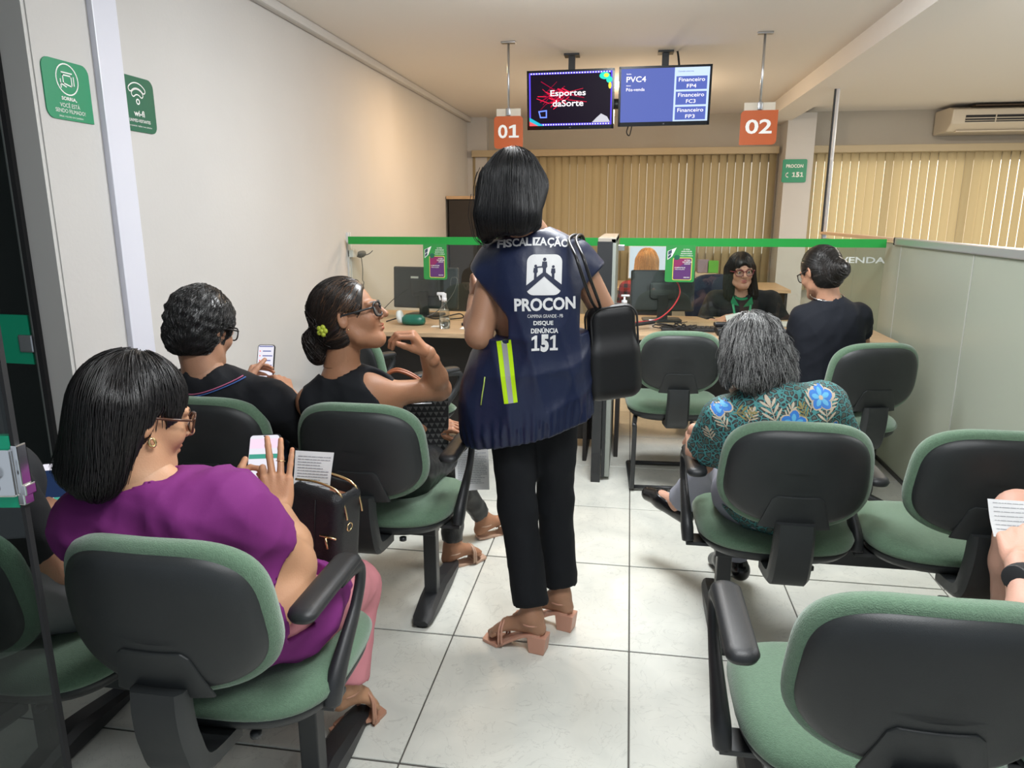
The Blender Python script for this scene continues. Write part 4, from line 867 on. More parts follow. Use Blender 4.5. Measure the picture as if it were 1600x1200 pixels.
def head_mesh(c, m, s, sk, opt={}):
    """c = centre of the skull at ear height; local x right, y forward, z up"""
    L_ = lambda x, y, z: c + m @ (A(x, y, z) * s); G = Sdf(c - .16 * s, c + .16 * s, .0027)
    fat = opt.get('fat', 1.0)
    G.ell(L_(0, -.016, .032), A(.074, .094, .086) * s, m, .01)
    G.ell(L_(0, .026, -.028), A(.057 * fat, .061, .083) * s, m, .03)
    G.ell(L_(0, .060, -.092), A(.026 * fat, .026, .022) * s, m, .03)
    for x in (-1, 1):
        G.cap(L_(x * .053 * fat, -.004, -.044), L_(x * .047 * fat, .012, -.070), .014 * s, .013 * s, .025); G.cap(L_(x * .047 * fat, .012, -.070), L_(x * .016 * fat, .064, -.096), .013 * s, .015 * s, .025)
        G.ell(L_(x * .036 * fat, .058, -.026), A(.021, .020, .020) * s, m, .022)
        G.cap(L_(x * .016, .088, .020), L_(x * .048, .070, .022), .0075 * s, .006 * s, .014)
        G.ell(L_(x * .032, .098, .002), A(.018, .018, .012) * s, m, .012, True)
        G.ell(L_(x * .031, .075, .003), A(.0145, .0125, .0125) * s, m, .004)
        G.ell(L_(x * .031, .090, .001), A(.0115, .006, .0042) * s, m, .002, True)
        G.cap(L_(x * .020, .086, .0095), L_(x * .043, .078, .0085), .0030 * s, .0024 * s, .003)
        G.ell(L_(x * .078, -.012, .000), A(.0065, .017, .030) * s, m @ rotm('Z', x * 22) @ rotm('X', -8), .006)
        G.ell(L_(x * .086, -.010, .004), A(.006, .010, .018) * s, m @ rotm('Z', x * 22), .004, True)
    G.cap(L_(0, .086, .016), L_(0, .109, -.023), .0068 * s, .0108 * s, .010)
    for x in (-1, 1): G.ell(L_(x * .011, .094, -.029), A(.0075, .009, .0065) * s, m, .006); G.ell(L_(x * .006, .098, -.036), A(.003, .004, .003) * s, m, .003, True)
    G.ell(L_(0, .086, -.052), A(.021, .010, .0055) * s, m, .006); G.ell(L_(0, .084, -.063), A(.019, .0105, .0068) * s, m, .006)
    G.ell(L_(0, .097, -.0572), A(.020, .006, .0014) * s, m, .003, True)
    nb = opt.get('neck')
    if nb is not None:
        nr = opt.get('nr', .052) * s; G2 = G
        G.cap(L_(0, -.028, -.045), nb, nr, nr * 1.04, .025)
    V, Fc = G.mesh()
    q = (V - c) @ m / s; colr = np.tile(A(*sk), (len(V), 1))
    def spot(cc, rr, col_, hard=.35):
        nonlocal colr
        d = np.linalg.norm((q - A(*cc)) / A(*rr), axis=1); a = np.clip((1 - d) / hard, 0, 1)[:, None] * (q[:, 1:2] > .03); colr = colr * (1 - a) + A(*col_) * a
    lipc = opt.get('lip', A(*sk) * A(.85, .45, .45)); spot((0, .094, -.0515), (.024, .02, .0062), lipc); spot((0, .094, -.063), (.021, .02, .0075), lipc)
    for x in (-1, 1):
        spot((x * .033, .085, .024 - 0), (.023, .03, .0042), opt.get('brow', (.03, .02, .015)), .5)
        spot((x * .045, .07, -.025), (.022, .03, .022), A(*sk) * A(1.05, .94, .92), 1.2)
    # scalp under hair takes hair colour softly: own colour of the roots
    ey = []
    for x in (-1, 1):
        cc = L_(x * .031, .0765, .002); e = lathe([(1e-4, -1)] + [(math.sin(R(a)), -math.cos(R(a))) for a in range(12, 169, 12)] + [(1e-4, 1)], 20)
        EV = np.asarray(e[0]) @ rotm('X', -90).T * .0118 * s; ey.append((EV @ m.T + cc, e[1]))
    EV, EF = join(*ey); qe = (EV - c) @ m / s; ec = np.tile(A(.62, .58, .55), (len(EV), 1)); rad = np.hypot(np.abs(qe[:, 0]) - .031 - opt.get('gaze', 0), qe[:, 2] - .002); ec[rad < .0058] = (.045, .02, .01); ec[rad < .0026] = (.005, .005, .005)
    return (V, Fc), colr, (EV, EF), ec
def hand_mesh(wr, d, nb, side, curl=(.5, .5, .55, .6), thumb=(.75, .55, -.35), s=.95, spread=.06, tcurl=.3, h=.0026):
    """wr wrist point, d towards the fingers, nb back-of-hand normal, side +1: thumb towards d x nb"""
    d = nrm(d); nb = nrm(A(*nb) - d * (A(*nb) @ d)); x = np.cross(d, nb) * side; m = np.stack([x, d, nb], 1)
    L_ = lambda p: A(*wr) + m @ (A(*p) * s); pts = []
    fx = (.028, .0095, -.010, -.028); fy = (.088, .092, .087, .078); ln = ((.042, .025, .021), (.047, .029, .022), (.043, .027, .021), (.033, .020, .018)); rr = (.0088, .009, .0086, .0076)
    G = Sdf(*bounds([L_((0, 0, 0)), L_((0, .1, 0))], .13 * s), h)
    G.cap(L_((0, -.03, 0)), L_((0, .012, 0)), .0235 * s, .022 * s, .01)
    for i in range(4): G.cap(L_((fx[i] * .55, .012, -.002)), L_((fx[i], fy[i] - .004, 0)), .0125 * s, .0108 * s, .010)
    G.ell(L_((.014, .045, -.008)), A(.020, .032, .012) * s, m, .012); G.ell(L_((-.02, .045, -.007)), A(.014, .034, .011) * s, m, .012)
    tips = []
    for i in range(4):
        cu = curl[i] if not np.isscalar(curl) else curl; cu = cu if not np.isscalar(cu) else (cu, cu * 1.15, cu * .8); p = A(fx[i], fy[i], 0); ang = 0; sp = -(fx[i] / .028) * -spread
        for j in range(3):
            ang += cu[j]; dr = A(math.sin(sp) * math.cos(ang), math.cos(sp) * math.cos(ang), -math.sin(ang)); q = p + dr * ln[i][j]
            G.cap(L_(p), L_(q), rr[i] * (1 - .08 * j) * s, rr[i] * (1 - .08 * (j + 1)) * s, .0035); p = q
        tips.append(L_(p))
    p = A(.020, .022, -.006); dr = nrm(A(*thumb)); k = 0
    for L1, r0, r1 in ((.042, .0135, .0115), (.033, .0112, .0098), (.026, .0098, .0082)):
        q = p + dr * L1; G.cap(L_(p), L_(q), r0 * s, r1 * s, .008 if k == 0 else .004); p = q; k += 1; dr = nrm(dr + A(-.0, tcurl, -tcurl * .35))
    tips.append(L_(p))
    return G.mesh(), tips, m
def limbs(G, J, P, infl=0, k=.03, arms=True, legs=True, head=True):
    f = P.get('fat', 1.0); 
    U = nrm(J['neck'] - J['pel']); Rr = nrm(J['shR'] - J['shL']); Fw = nrm(np.cross(U, Rr)); Rr = np.cross(Fw, U); m = np.stack([Rr, Fw, U], 1); H_ = np.linalg.norm(J['neck'] - J['pel']); hz = min(1.0, H_ / .47)
    at_ = lambda t, fw=0, rt=0: J['pel'] + (J['neck'] - J['pel']) * t + Fw * fw + Rr * rt
    e = infl; wd = P.get('wd', 1.0)
    G.ell(at_(.02, .0), (.155 * f * wd + e, .115 * f + e, .13 * hz + e), m, .05)
    G.ell(at_(.36, .01 * f), (.128 * f * wd + e, .098 * f + e, .17 * hz + e), m, .06)
    G.ell(at_(.64, .0), (.146 * f * wd + e, .102 * f + e, .165 * hz + e), m, .06)
    if P.get('belly'): G.ell(at_(.30, .09), (.12 * f + e, .09 * P['belly'] + e, .13 + e), m, .05)
    if P.get('bust', 1):
        for s in (-1, 1): G.ell(at_(.62, .085 * f, s * .065 * f), (.058 * f + e, .05 * f + e, .06 + e), m, .04)
    for s in ('L', 'R'):
        sg = -1 if s == 'L' else 1
        G.cap(at_(.95, -.01), J['sh' + s] - Rr * sg * .015, .036 * f + e, .043 * f + e, .045)
        G.cap(at_(.76, -.02, sg * .06), J['sh' + s] - U * .03, .055 * f + e, .042 * f + e, .05)
    return m, at_
def person(name, label, J, P, cat='person'):
    J = {k: A(*v) for k, v in J.items() if v is not None and not k.startswith('_')} | {k: v for k, v in J.items() if k.startswith('_')}
    f = P.get('fat', 1.0); base = J['pel'].copy(); base[2] = 0
    root = T('person', label, cat, tuple(base)); sk = P['skin']; ms = skin(P['tone'], sk)
    parts_toe = []
    pts = [v for k, v in J.items() if not k.startswith('_')]
    lo, hi = bounds(pts, .2); G = Sdf(lo, hi, .0095)
    m, at_ = limbs(G, J, P, -.006)
    ar = P.get('ar', 1.0)
    for s in ('L', 'R'):
        if 'el' + s in J:
            a, b, c = J['sh' + s], J['el' + s], J['wr' + s]
            G.cap(a, b, .044 * f * ar, .036 * f * ar, .03); G.cap(b, b + (c - b) * .35, .037 * f * ar, .0375 * f * ar, .02); G.cap(b + (c - b) * .35, c, .0375 * f * ar, .0245 * s_(P), .02)
        if 'kn' + s in J:
            a, b, c = J['hi' + s], J['kn' + s], J['an' + s]
            G.cap(a, b, .078 * f, .052 * f, .03); G.cap(b, b + (c - b) * .4, .05 * f, .050 * f, .02); G.cap(b + (c - b) * .4, c, .049 * f, .033, .02)
            if 'to' + s in J:
                t = J['to' + s]; dd_ = nrm(t - c); dh = nrm(dd_ * A(1, 1, 0)); sdv = np.cross(dh, A(0, 0, 1)); md = c + (t - c) * .62 + A(0, 0, .012); upf = nrm(np.cross(np.cross(dd_, A(0, 0, 1)), dd_)); mf = np.stack([sdv, dd_, upf], 1)
                G.cap(c + A(0, 0, -.005), c - dh * .026 + A(0, 0, -.045), .027, .022, .02); G.cap(c + A(0, 0, -.008), md, .029, .017, .03); G.cap(c - dh * .02 + A(0, 0, -.045), md - upf * .008, .020, .016, .02)
                G.ell(md + (t - md) * .45, (.036, .042, .0135), mf, .02)
                hi_ = 1 if s == 'L' else -1; parts_toe.append((t, dd_, dh, sdv * hi_, s))
    hc = J['head']; hm = fr(*P['face']); s = P.get('hs', 1.0)
    nb = J['neck'] + (J['neck'] - J['pel']) * .0
    G.cap(hc + hm @ (A(0, -.028, -.05) * s), nb - (J['neck'] - J['pel']) * .05, .050 * s * P.get('nk', 1), .054 * s * P.get('nk', 1), .035)
    parts = [G.mesh()]; cols = [np.tile(A(*sk), (len(parts[0][0]), 1))]
    hd, hcol, eyes, ec = head_mesh(hc, hm, s, sk, dict(P.get('head', {}), neck=nb, nr=.050 * P.get('nk', 1)))
    parts.append(hd); cols.append(hcol)
    for s2 in ('L', 'R'):
        hnd = P.get('hand' + s2)
        if hnd:
            hv, tips, hmm = hand_mesh(J['wr' + s2], *hnd['a'], **hnd.get('k', {})); parts.append(hv); cc = np.tile(A(*sk) * A(1.02, .97, .95), (len(hv[0]), 1))
            for tp in tips: d = np.linalg.norm(hv[0] - tp - hmm[:, 2] * .005, axis=1); cc[d < .007] = A(*sk) * A(1.15, 1.0, .98)
            cols.append(cc); P['_tips' + s2] = tips; P['_hm' + s2] = hmm
    for t, dd_, dh, sv, s2 in parts_toe if P.get('toes') else []:
        Gt = Sdf(t - .065, t + .065, .003); Gt.ell(t - dd_ * .02, (.034, .03, .012), np.stack([sv, dd_, np.cross(sv, dd_)], 1), .01)
        for k_ in range(5): q0 = t + sv * (.025 - .0135 * k_) - dd_ * (.012 + .004 * k_); Gt.cap(q0, q0 + dd_ * (.034 - .005 * k_) - A(0, 0, .003), .0098 - .0012 * min(k_ * 1.6, 3), .0085 - .001 * min(k_ * 1.4, 3), .004)
        tv_ = Gt.mesh(); parts.append(tv_); cols.append(np.tile(A(*sk), (len(tv_[0]), 1)))
    body = M('body', join(*parts), ms, root, col=np.vstack(cols))
    M('eyes', eyes, m_eye, body, col=ec)
    return root, body, m, at_, J, hm
def s_(P): return P.get('wrs', 1.0)
def garment(name, G, mt_, root, disp=None, cuts=(), **kw):
    if disp: G.warp(disp)
    for c in cuts: G.cut(*c)
    return M(name, G.mesh(), mt_, root, **kw)
def torso_garment(J, P, infl, sleeves, hem, neckcut=True, h=.008, flare=0, sleeve_r=.012, neck_drop=.0, extra=None, loose=0):
    """sleeves: fraction of the upper arm covered (values over 1 run down the forearm); hem: fraction along pelvis->neck where the garment ends"""
    f = P.get('fat', 1.0); pts = [J[k] for k in ('pel', 'neck', 'shL', 'shR')] + [J['el' + s] for s in 'LR' if 'el' + s in J]
    if max(sleeves) > 1: pts += [J['wr' + s] for s in 'LR' if 'el' + s in J]
    lo, hi = bounds(pts, .27); G = Sdf(lo, hi, h); m, at_ = limbs(G, J, P, infl)
    if flare: G.ell(at_(.1), (.16 * f + flare, .12 * f + flare, .2), m, .06); G.ell(at_(-.12), (.16 * f + flare, .12 * f + flare, .2), m, .06)
    if loose: G.ell(at_(.45, -.01), (.15 * f + loose, .11 * f + loose * .8, .26), m, .06)
    if extra: extra(G, m, at_)
    G.cut(at_(hem), -m[:, 2], .006)
    ar = P.get('ar', 1.0); cuts = []
    for s, t in zip('LR', sleeves):
        if 'el' + s not in J or t <= 0: continue
        a, b = J['sh' + s], J['el' + s]; r0, r1 = .046 * f * ar + sleeve_r, .038 * f * ar + sleeve_r * 1.25
        e = a + (b - a) * min(t, 1); G2 = Sdf(*bounds([a, e], .12), h); G.cap(a, e, r0, r1 if t < 1 else r1 * .95, .03)
        if t > 1:
            c = J['wr' + s]; e2 = b + (c - b) * (t - 1); G.cap(b, e2, r1 * .98, .03 * f + sleeve_r * .8, .02); d = nrm(c - b); ce = e2
        else: d = nrm(b - a); ce = e
        # open the cuff round the arm
        lo2, hi2 = bounds([ce - d * .01, ce + d * .09], .075); G.cut(ce, d, .003, lo2, hi2)
    if neckcut:
        hc = J['head']; nb = J['neck']; d = nrm(hc - nb + A(0, 0, .05)); G.cap(nb - d * neck_drop + d * .015, nb + d * .12, .058 * P.get('nkc', 1), .07, .008, True); 
    return G, m, at_
def trousers(J, P, infl=.012, h=.009, length=1.0, flare=0, waist=.30, wide=1.0, upper=True):
    f = P.get('fat', 1.0); pts = [J['pel']] + [J[k + s] for k in ('hi', 'kn', 'an') for s in 'LR' if k + s in J]
    lo, hi = bounds(pts, .22); G = Sdf(lo, hi, h); U = nrm(J['neck'] - J['pel']); Rr = nrm(J['shR'] - J['shL']); Fw = nrm(np.cross(U, Rr)); Rr = np.cross(Fw, U); m = np.stack([Rr, Fw, U], 1); hz = min(1, np.linalg.norm(J['neck'] - J['pel']) / .47)
    if upper: G.ell(J['pel'], (.156 * f * P.get('wd', 1) + infl, .116 * f + infl, .13 * hz + infl), m, .05); G.ell(J['pel'] + (J['neck'] - J['pel']) * .2, (.135 * f + infl, .10 * f + infl, .12), m, .05)
    for s in 'LR':
        if 'kn' + s not in J: continue
        a, b, c = J['hi' + s], J['kn' + s], J['an' + s]; G.cap(a, b, .082 * f + infl, (.056 * f + infl) * wide, .04)
        e = b + (c - b) * length; d = nrm(c - b); G.cap(b, e, (.056 * f + infl) * wide, (.040 + infl + flare) * wide, .03); lo2, hi2 = bounds([e, e + d * .09], .075 + flare); G.cut(e, d, .003, lo2, hi2)
    if upper: G.cut(J['pel'] + (J['neck'] - J['pel']) * waist, U, .005)
    return G
# ---------------------------------------------------------------- hair
def strands(G, roots, dirf, steps, step, r, cols, off=.002, wave=None, seed=0, taper=.35, grav=None, lift_end=0):
    """walk strands over the hull G; roots (n,3); dirf(P, i) -> wanted direction; returns tube mesh + colours"""
    rg = np.random.default_rng(seed); P = roots.copy(); n = len(P); offs = off * rg.uniform(-.6, 1.4, n); path = []; ph = rg.uniform(0, 6.28, n); fq = rg.uniform(.7, 1.3, n)
    for i in range(steps):
        d = G.sample(P); g = G.grad(P); P = P - g * (d - offs - lift_end * max(0, i - steps * .7))[:, None]; path.append(P.copy())
        v = dirf(P, i) + 0; v = v - g * ((v * g).sum(1) * (1 if grav is None else np.clip(1 - grav * i / steps, 0, 1)))[:, None]
        v = v / (np.linalg.norm(v, axis=1)[:, None] + 1e-9)
        if wave: sd = np.cross(v, g); v = v + sd * (wave[0] * np.cos(ph + wave[1] * fq * i))[:, None]
        P = P + v * step * rg.uniform(.9, 1.1, n)[:, None]
    path = np.stack(path, 1); return ribbons(path, r, cols, taper)
def ribbons(path, r, cols, taper=.35):
    n, m = path.shape[:2]; Tn = np.gradient(path, axis=1); Tn /= np.linalg.norm(Tn, axis=2)[..., None] + 1e-9
    ref = np.tile(A(.31, .77, .55), (n, m, 1)); u = np.cross(Tn, ref); u /= np.linalg.norm(u, axis=2)[..., None] + 1e-9; v = np.cross(Tn, u)
    rr = (np.asarray(r) * np.ones(n))[:, None] * np.interp(np.linspace(0, 1, m), [0, .7, 1], [1, 1, taper])[None, :]
    V = np.stack([path + rr[..., None] * (math.cos(a) * u + math.sin(a) * v) for a in (0, 2.094, 4.189)], 2)
    b = (np.arange(n) * m * 3)[:, None, None]; i = (np.arange(m - 1) * 3)[None, :, None]; k = np.arange(3)[None, None, :]; l = (k + 1) % 3
    F_ = np.stack([b + i + k, b + i + l, b + i + 3 + l, b + i + 3 + k], -1).reshape(-1, 4)
    return (V.reshape(-1, 3), F_), np.repeat(cols, m * 3, axis=0)
def hull_roots(G, n, ok, seed=0):
    V, Fc = G.mesh(); rg = np.random.default_rng(seed); V = V[ok(V)]
    if not len(V): return np.zeros((0, 3))
    return V[rg.integers(0, len(V), n)] + rg.normal(size=(n, 3)) * G.h * .6
def glasses(hc, hm, s, body, mt_, w_=1.0, lens=None, pitch=0, round_=2.6, th=.0024):
    m = hm; L_ = lambda x, y, z: hc + m @ (A(x, y, z) * s); rim = []; ln = []
    for x in (-1, 1):
        q = sup(.0255 * w_, .020 * w_, round_, 22); P = np.array([L_(x * .033 + a, .101 - abs(x * .033 + a) ** 2 * 4.5, .000 + b) for a, b in q]); rim.append(tube(P, th * s, 6, True)); ln.append((P, [list(range(22))]))
        rim.append(tube(np.array([L_(x * .058, .084, .008), L_(x * .074, .070, .009), L_(x * .079, .03, .009), L_(x * .080, -.012, .010), L_(x * .080, -.03, -.006)]), th * s * 1.1, 6))
    rim.append(tube(smoothpts([L_(-.010, .100, .006), L_(0, .103, .009), L_(.010, .100, .006)], 4), th * s, 6))
    g = M('glasses', join(*rim), mt_, body)
    M('lens', join(*ln), lens or m_lens, g)
    return g
m_lens = glassmat('spectacle_lens', (.88, .9, .92), 1.5)
def hair_obj(hull, strand_list, root, base_col, nm='hair', **kw):
    (V, Fc) = hull.mesh(); parts = [(V, Fc)]; cols = [np.tile(A(*base_col), (len(V), 1))]
    for (vf, cc) in strand_list: parts.append(vf); cols.append(cc)
    n = 0; VV = []; FF = []
    for v, f_ in parts: VV.append(v); FF.append(np.asarray(f_) + n); n += len(v)
    return M(nm, (np.vstack(VV), np.vstack(FF)), HAIRM, root, col=np.vstack(cols), **kw)
# ================================================================ THE PEOPLE
DN = A(0, 0, -1)
def strand_cols(n, base, var=.35, seed=0, mix=None):
    rg = np.random.default_rng(seed); c = np.tile(A(*base), (n, 1)) * rg.uniform(1 - var, 1 + var, (n, 1))
    if mix: k = rg.random(n) < mix[1]; c[k] = A(*mix[0]) * rg.uniform(.6, 1.25, (k.sum(), 1))
    return c
def local(c, m, s): return lambda P: (P - c) @ m / s
def scalp(hc, hm, s, extra=None, pad=.35, h=.005, t=.012, face=(0, .122, -.045), fr_=(.072, .085, .110), lo=None):
    G = Sdf(hc - A(pad, pad, pad + .1), hc + A(pad, pad, .18), h); L_ = lambda x, y, z: hc + hm @ (A(x, y, z) * s)
    G.ell(L_(0, -.018, .034), A(.074 + t, .094 + t, .086 + t) * s, hm, .01); G.ell(L_(0, -.045, -.03), A(.066 + t * .8, .06 + t, .07) * s, hm, .03)
    if extra: extra(G, L_)
    G.ell(L_(*face), A(*fr_) * s, hm, .012, True)
    return G, L_
def radial(crown, down=1.0, extra=None):
    def f(P, i): v = P - crown; v = v / (np.linalg.norm(v, axis=1)[:, None] + 1e-9); return v * .55 + DN * down + (0 if extra is None else extra)
    return f
def heel_sandal(root, an, to, mt_, hh=.05, block=.035):
    an, to = A(*an), A(*to); d = nrm((to - an) * A(1, 1, 0)); sd = np.cross(d, A(0, 0, 1)); heel = A(an[0], an[1], 0) - d * .035
    P = [heel + A(0, 0, hh), heel + d * .05 + A(0, 0, hh * .95), heel + d * .12 + A(0, 0, hh * .35), A(to[0], to[1], 0) - d * .03 + A(0, 0, .012), A(to[0], to[1], 0) + d * .028 + A(0, 0, .012)]
    P = smoothpts(P, 5); n = len(P); V = []; wd_ = np.interp(np.linspace(0, 1, n), [0, .15, .45, .75, 1], [.020, .028, .027, .040, .018]); Fc = []
    for i, p in enumerate(P):
        for a, b in ((-1, -.010), (1, -.010), (1, 0), (-1, 0)): V.append(p + sd * a * wd_[i] + A(0, 0, b))
    for i in range(n - 1):
        for k in range(4): l = (k + 1) % 4; Fc.append([i * 4 + k, i * 4 + l, i * 4 + 4 + l, i * 4 + 4 + k])
    Fc += [[3, 2, 1, 0], [(n - 1) * 4 + k for k in range(4)]]
    s = M('sandal', (np.array(V), Fc), mt_, root, smooth=False)
    if hh > .02: M('heel', prism([(-block * .62, 0), (block * .62, 0), (block * .8, hh - .006), (-block * .8, hh - .006)], -block * .62, block * .62, heel + d * .012, d, Z_, sd, .003), mt_, s, smooth=False)
    for t in (.66, .73): c = an * (1 - t) + to * t; M('strap', tube(smoothpts([A(c[0], c[1], .012) + sd * .038, c + sd * .037 + A(0, 0, .004), c + sd * .022 + A(0, 0, .023), c + A(0, 0, .028), c - sd * .022 + A(0, 0, .023), c - sd * .037 + A(0, 0, .004), A(c[0], c[1], .012) - sd * .038], 3), .0042, 6), mt_, s)
    M('ankle_strap', tube([an + A(0, 0, -.02) + (d * math.cos(a) + sd * math.sin(a)) * .035 for a in np.linspace(0, 6.28, 17)[:-1]], .0045, 6, True), mt_, s)
    return s
def flat_shoe(root, an, to, mt_, h=.03, cover=.6):
    an, to = A(*an), A(*to); d = nrm(to - an); G = Sdf(*bounds([an, to], .1), .004); up = nrm(np.cross(np.cross(d, A(0, 0, 1)), d)); dn = -up
    hl = an - d * .03 + dn * .045; G.cap(hl, an * .4 + to * .6 + dn * .012, .034, .038, .02); G.cap(an * .4 + to * .6 + dn * .002, to + d * .014 + dn * .002, .040, .031, .02); G.cap(hl + up * .02, hl + up * .03, .034, .032, .02)
    G.cap(an + up * .04, an * .55 + to * .45 + up * .045, .052, .040, .008, True)
    return M('shoe', G.mesh(), mt_, root)
def phone(label, c, ux, uy, parentless=True, w_=.074, h_=.155, scr='chat'):
    ux = nrm(ux); uy = nrm(A(*uy) - ux * (A(*uy) @ ux)); n = np.cross(ux, uy); c = A(*c)
    p = T('mobile_phone', label, 'phone', tuple(c))
    M('phone_case', prism(rrect(w_, h_, .010), -.006, .003, c, ux, uy, n, .0015), m_black, p, smooth=False)
    b = M('screen', prism(rrect(w_ - .006, h_ - .006, .008), .003, .0036, c, ux, uy, n), em('phone_white', (.80, .78, .86), .85), p, smooth=False)
    if scr == 'chat':
        flat('screen_header', rect2(-w_ / 2 + .004, .045, w_ / 2 - .004, h_ / 2 - .012), c, ux, uy, em('pink_pale', (.85, .66, .80), .9), p, .0042); flat('screen_bar', rect2(-w_ / 2 + .004, .018, w_ / 2 - .004, .03), c, ux, uy, em('chat_green', (.06, .32, .24), .9), p, .0042)
        flat('notch', [[(-.004, h_ / 2 - .004), (.004, h_ / 2 - .004), (0, h_ / 2 - .010)]], c, ux, uy, m_black, p, .0044)
    elif scr == 'dark':
        flat('screen_video', rect2(-w_ / 2 + .004, -.012, w_ / 2 - .004, .058), c, ux, uy, em('navy_video', (.015, .03, .08), .8), p, .0042); flat('screen_bar', rect2(0, -.02, w_ / 2 - .004, -.012), c, ux, uy, em('chat_green', (.06, .32, .24), .9), p, .0042)
    else:
        flat('screen_line', rect2(-w_ / 2 + .006, .058, w_ / 2 - .006, .062), c, ux, uy, em('ink', (.1, .12, .3), .6), p, .0042)
        flat('screen_line', sum([rect2(-.012, .04 - k * .018, .02 + (k % 2) * .006, .044 - k * .018) for k in range(5)], []), c, ux, uy, em('ink', (.1, .12, .3), .6), p, .0042)
        flat('screen_dot', sum([disc2(-.022, .042 - k * .018, .0025, n=8) for k in range(5)], []), c, ux, uy, em('pinkred', (.9, .1, .12), 1), p, .0042)
    return p
def sheet(label, c, ux, uy, w_, h_, lines, curve=.02, sides=None, nm='paper_sheet', hdr=None):
    ux = nrm(ux); uy = nrm(A(*uy) - ux * (A(*uy) @ ux)); n = np.cross(ux, uy); c = A(*c); N_ = 8; V = []; Fc = []
    for i in range(N_ + 1):
        for j in range(N_ + 1): x, y = (i / N_ - .5) * w_, (j / N_ - .5) * h_; V.append(c + ux * x + uy * y + n * (curve * ((2 * x / w_) ** 2 + .5 * math.sin(5 * y / h_ + 3 * x / w_))))
    for i in range(N_):
        for j in range(N_): a = i * (N_ + 1) + j; Fc.append([a, a + N_ + 1, a + N_ + 2, a + 1])
    V = np.array(V); k = len(V); top = V + n * .0004; V2 = np.vstack([V, top]); F2 = [f[::-1] for f in Fc] + [[q + k for q in f] for f in Fc]
    s = M(nm, (V2, F2), m_paper, label=label, cat='paper'); bv = bvh_of((V2, F2)); rg = random.Random(hash(label) % 97 if False else len(label)); ls = []
    for q in range(lines):
        y = h_ * (.40 - .8 * q / max(lines, 1)); x = -w_ * .42
        while x < w_ * (.40 if rg.random() > .2 else .1): l = rg.uniform(.02, .09) * w_ * 1.5; ls += rect2(x, y, min(x + l, w_ * .44), y + h_ * .012); x += l + .012 * w_
    f = flat('printed_lines', ls, c, ux, uy, m_grey, None, .0012, bv, .02); f.parent = s; V = np.array([v.co[:] for v in f.data.vertices]) + BASE[f] - BASE[s]; f.data.vertices.foreach_set('co', V.ravel()); f.location = (0, 0, 0); f['kind'] = 'stuff'; BASE[f] = BASE[s]
    return s, bv
def cloth(nm, c, rough=.8, **k): return mat(nm, c, rough, spec=.25, sheen=.0, **k)
TC = 'person'
# ---------------------------------------------------------------- A: woman in purple, front left
hA = W(214, 650, 1.2)
JA = dict(pel=(-.80, 1.27, .585), neck=hA + A(.027, -.04, -.125), head=hA, shL=(-1.00, 1.15, .835), shR=W(356, 796, 1.2), elL=(-1.01, 1.30, .62), elR=W(453, 884, 1.34), wrL=W(362, 792, 1.52), wrR=W(437, 800, 1.53),
          hiL=(-.90, 1.34, .55), hiR=(-.70, 1.34, .55), knL=(-.90, 1.76, .50), knR=W(557, 915, 1.76), anL=(-.88, 1.72, .12), anR=W(540, 1068, 1.66), toL=(-.87, 1.86, .035), toR=W(585, 1098, 1.735))
JA['toR'][2] = .035
PA = dict(skin=(.50, .27, .155), tone='tan', toes=1, fat=1.12, wd=1.04, ar=1.3, belly=1.0, face=(32, -16, 0), hs=.98, wrs=1.15, nk=1.05,
          handR=dict(a=(W(428, 700, 1.60) - W(437, 800, 1.53), _C - JA['wrR'] + A(-.25, 0, .1), -1), k=dict(curl=((.75, 1.1, .6), .10, .06, .02), thumb=(.45, .75, -.55), s=1.02, spread=.2, tcurl=.1)),
          handL=dict(a=(W(380, 735, 1.64) - JA['wrL'], A(-.85, -.2, -.1), 1), k=dict(curl=(.9, 1.1, 1.2, 1.2), thumb=(.5, .85, -.2), s=.95)), head=dict(fat=1.08))
rA, bA, mA, atA, JA, hmA = person('person', 'woman in purple t-shirt and pink trousers seated front left, holding phone', JA, PA)
m_purple = cloth('purple_cotton', (.175, .022, .155), bump=(900, .1))
def exA(G, m, at_):
    G.ell(at_(.0, .03), A(.185, .160, .12), m, .05)
    for s in 'LR': G.cap(JA['hi' + s] + A(0, 0, .012), JA['hi' + s] + (JA['kn' + s] - JA['hi' + s]) * .24 + A(0, 0, .012), .112, .104, .03)
G, m, at_ = torso_garment(JA, PA, .010, (.70, .66), -.36, sleeve_r=.012, extra=exA, neck_drop=-.02)
shA = garment('tshirt', G, m_purple, rA, folds(3, .011, 28, 6, (1, .6, 1.6)))
garment('trousers', trousers(JA, PA, .0, waist=.0, length=.97, flare=.022, wide=1.04), cloth('pink_denim', (.60, .235, .265), bump=(800, .1)), rA, folds(5, .004, 40, 4, (1, 1, 1.5)))
for s in 'LR': heel_sandal(rA, JA['an' + s], JA['to' + s], mat('tan_leather', (.50, .26, .17), .45), .035)
def exh(G, L_):
    for x in np.linspace(-.062, .062, 6): G.cap(L_(x, -.06, .02), L_(x * 1.05 - .004, -.072, -.115), .036, .026, .03)
    G.cap(L_(-.066, -.0, .0), L_(-.058, -.01, -.12), .024, .018, .02); G.cap(L_(.060, -.055, -.02), L_(.060, -.05, -.10), .024, .018, .02)
Gh, L_ = scalp(hA, hmA, .98, exh, t=.008); Gh.ell(L_(.085, .015, -.02), A(.022, .022, .05), hmA, .006, True)
cr = L_(0, -.0, .14); lo_ = local(hA, hmA, .98)
def okA(V): q = lo_(V); return (q[:, 2] > -.02) & ~((q[:, 0] > .06) & (q[:, 1] > -.005) & (q[:, 2] < .03))
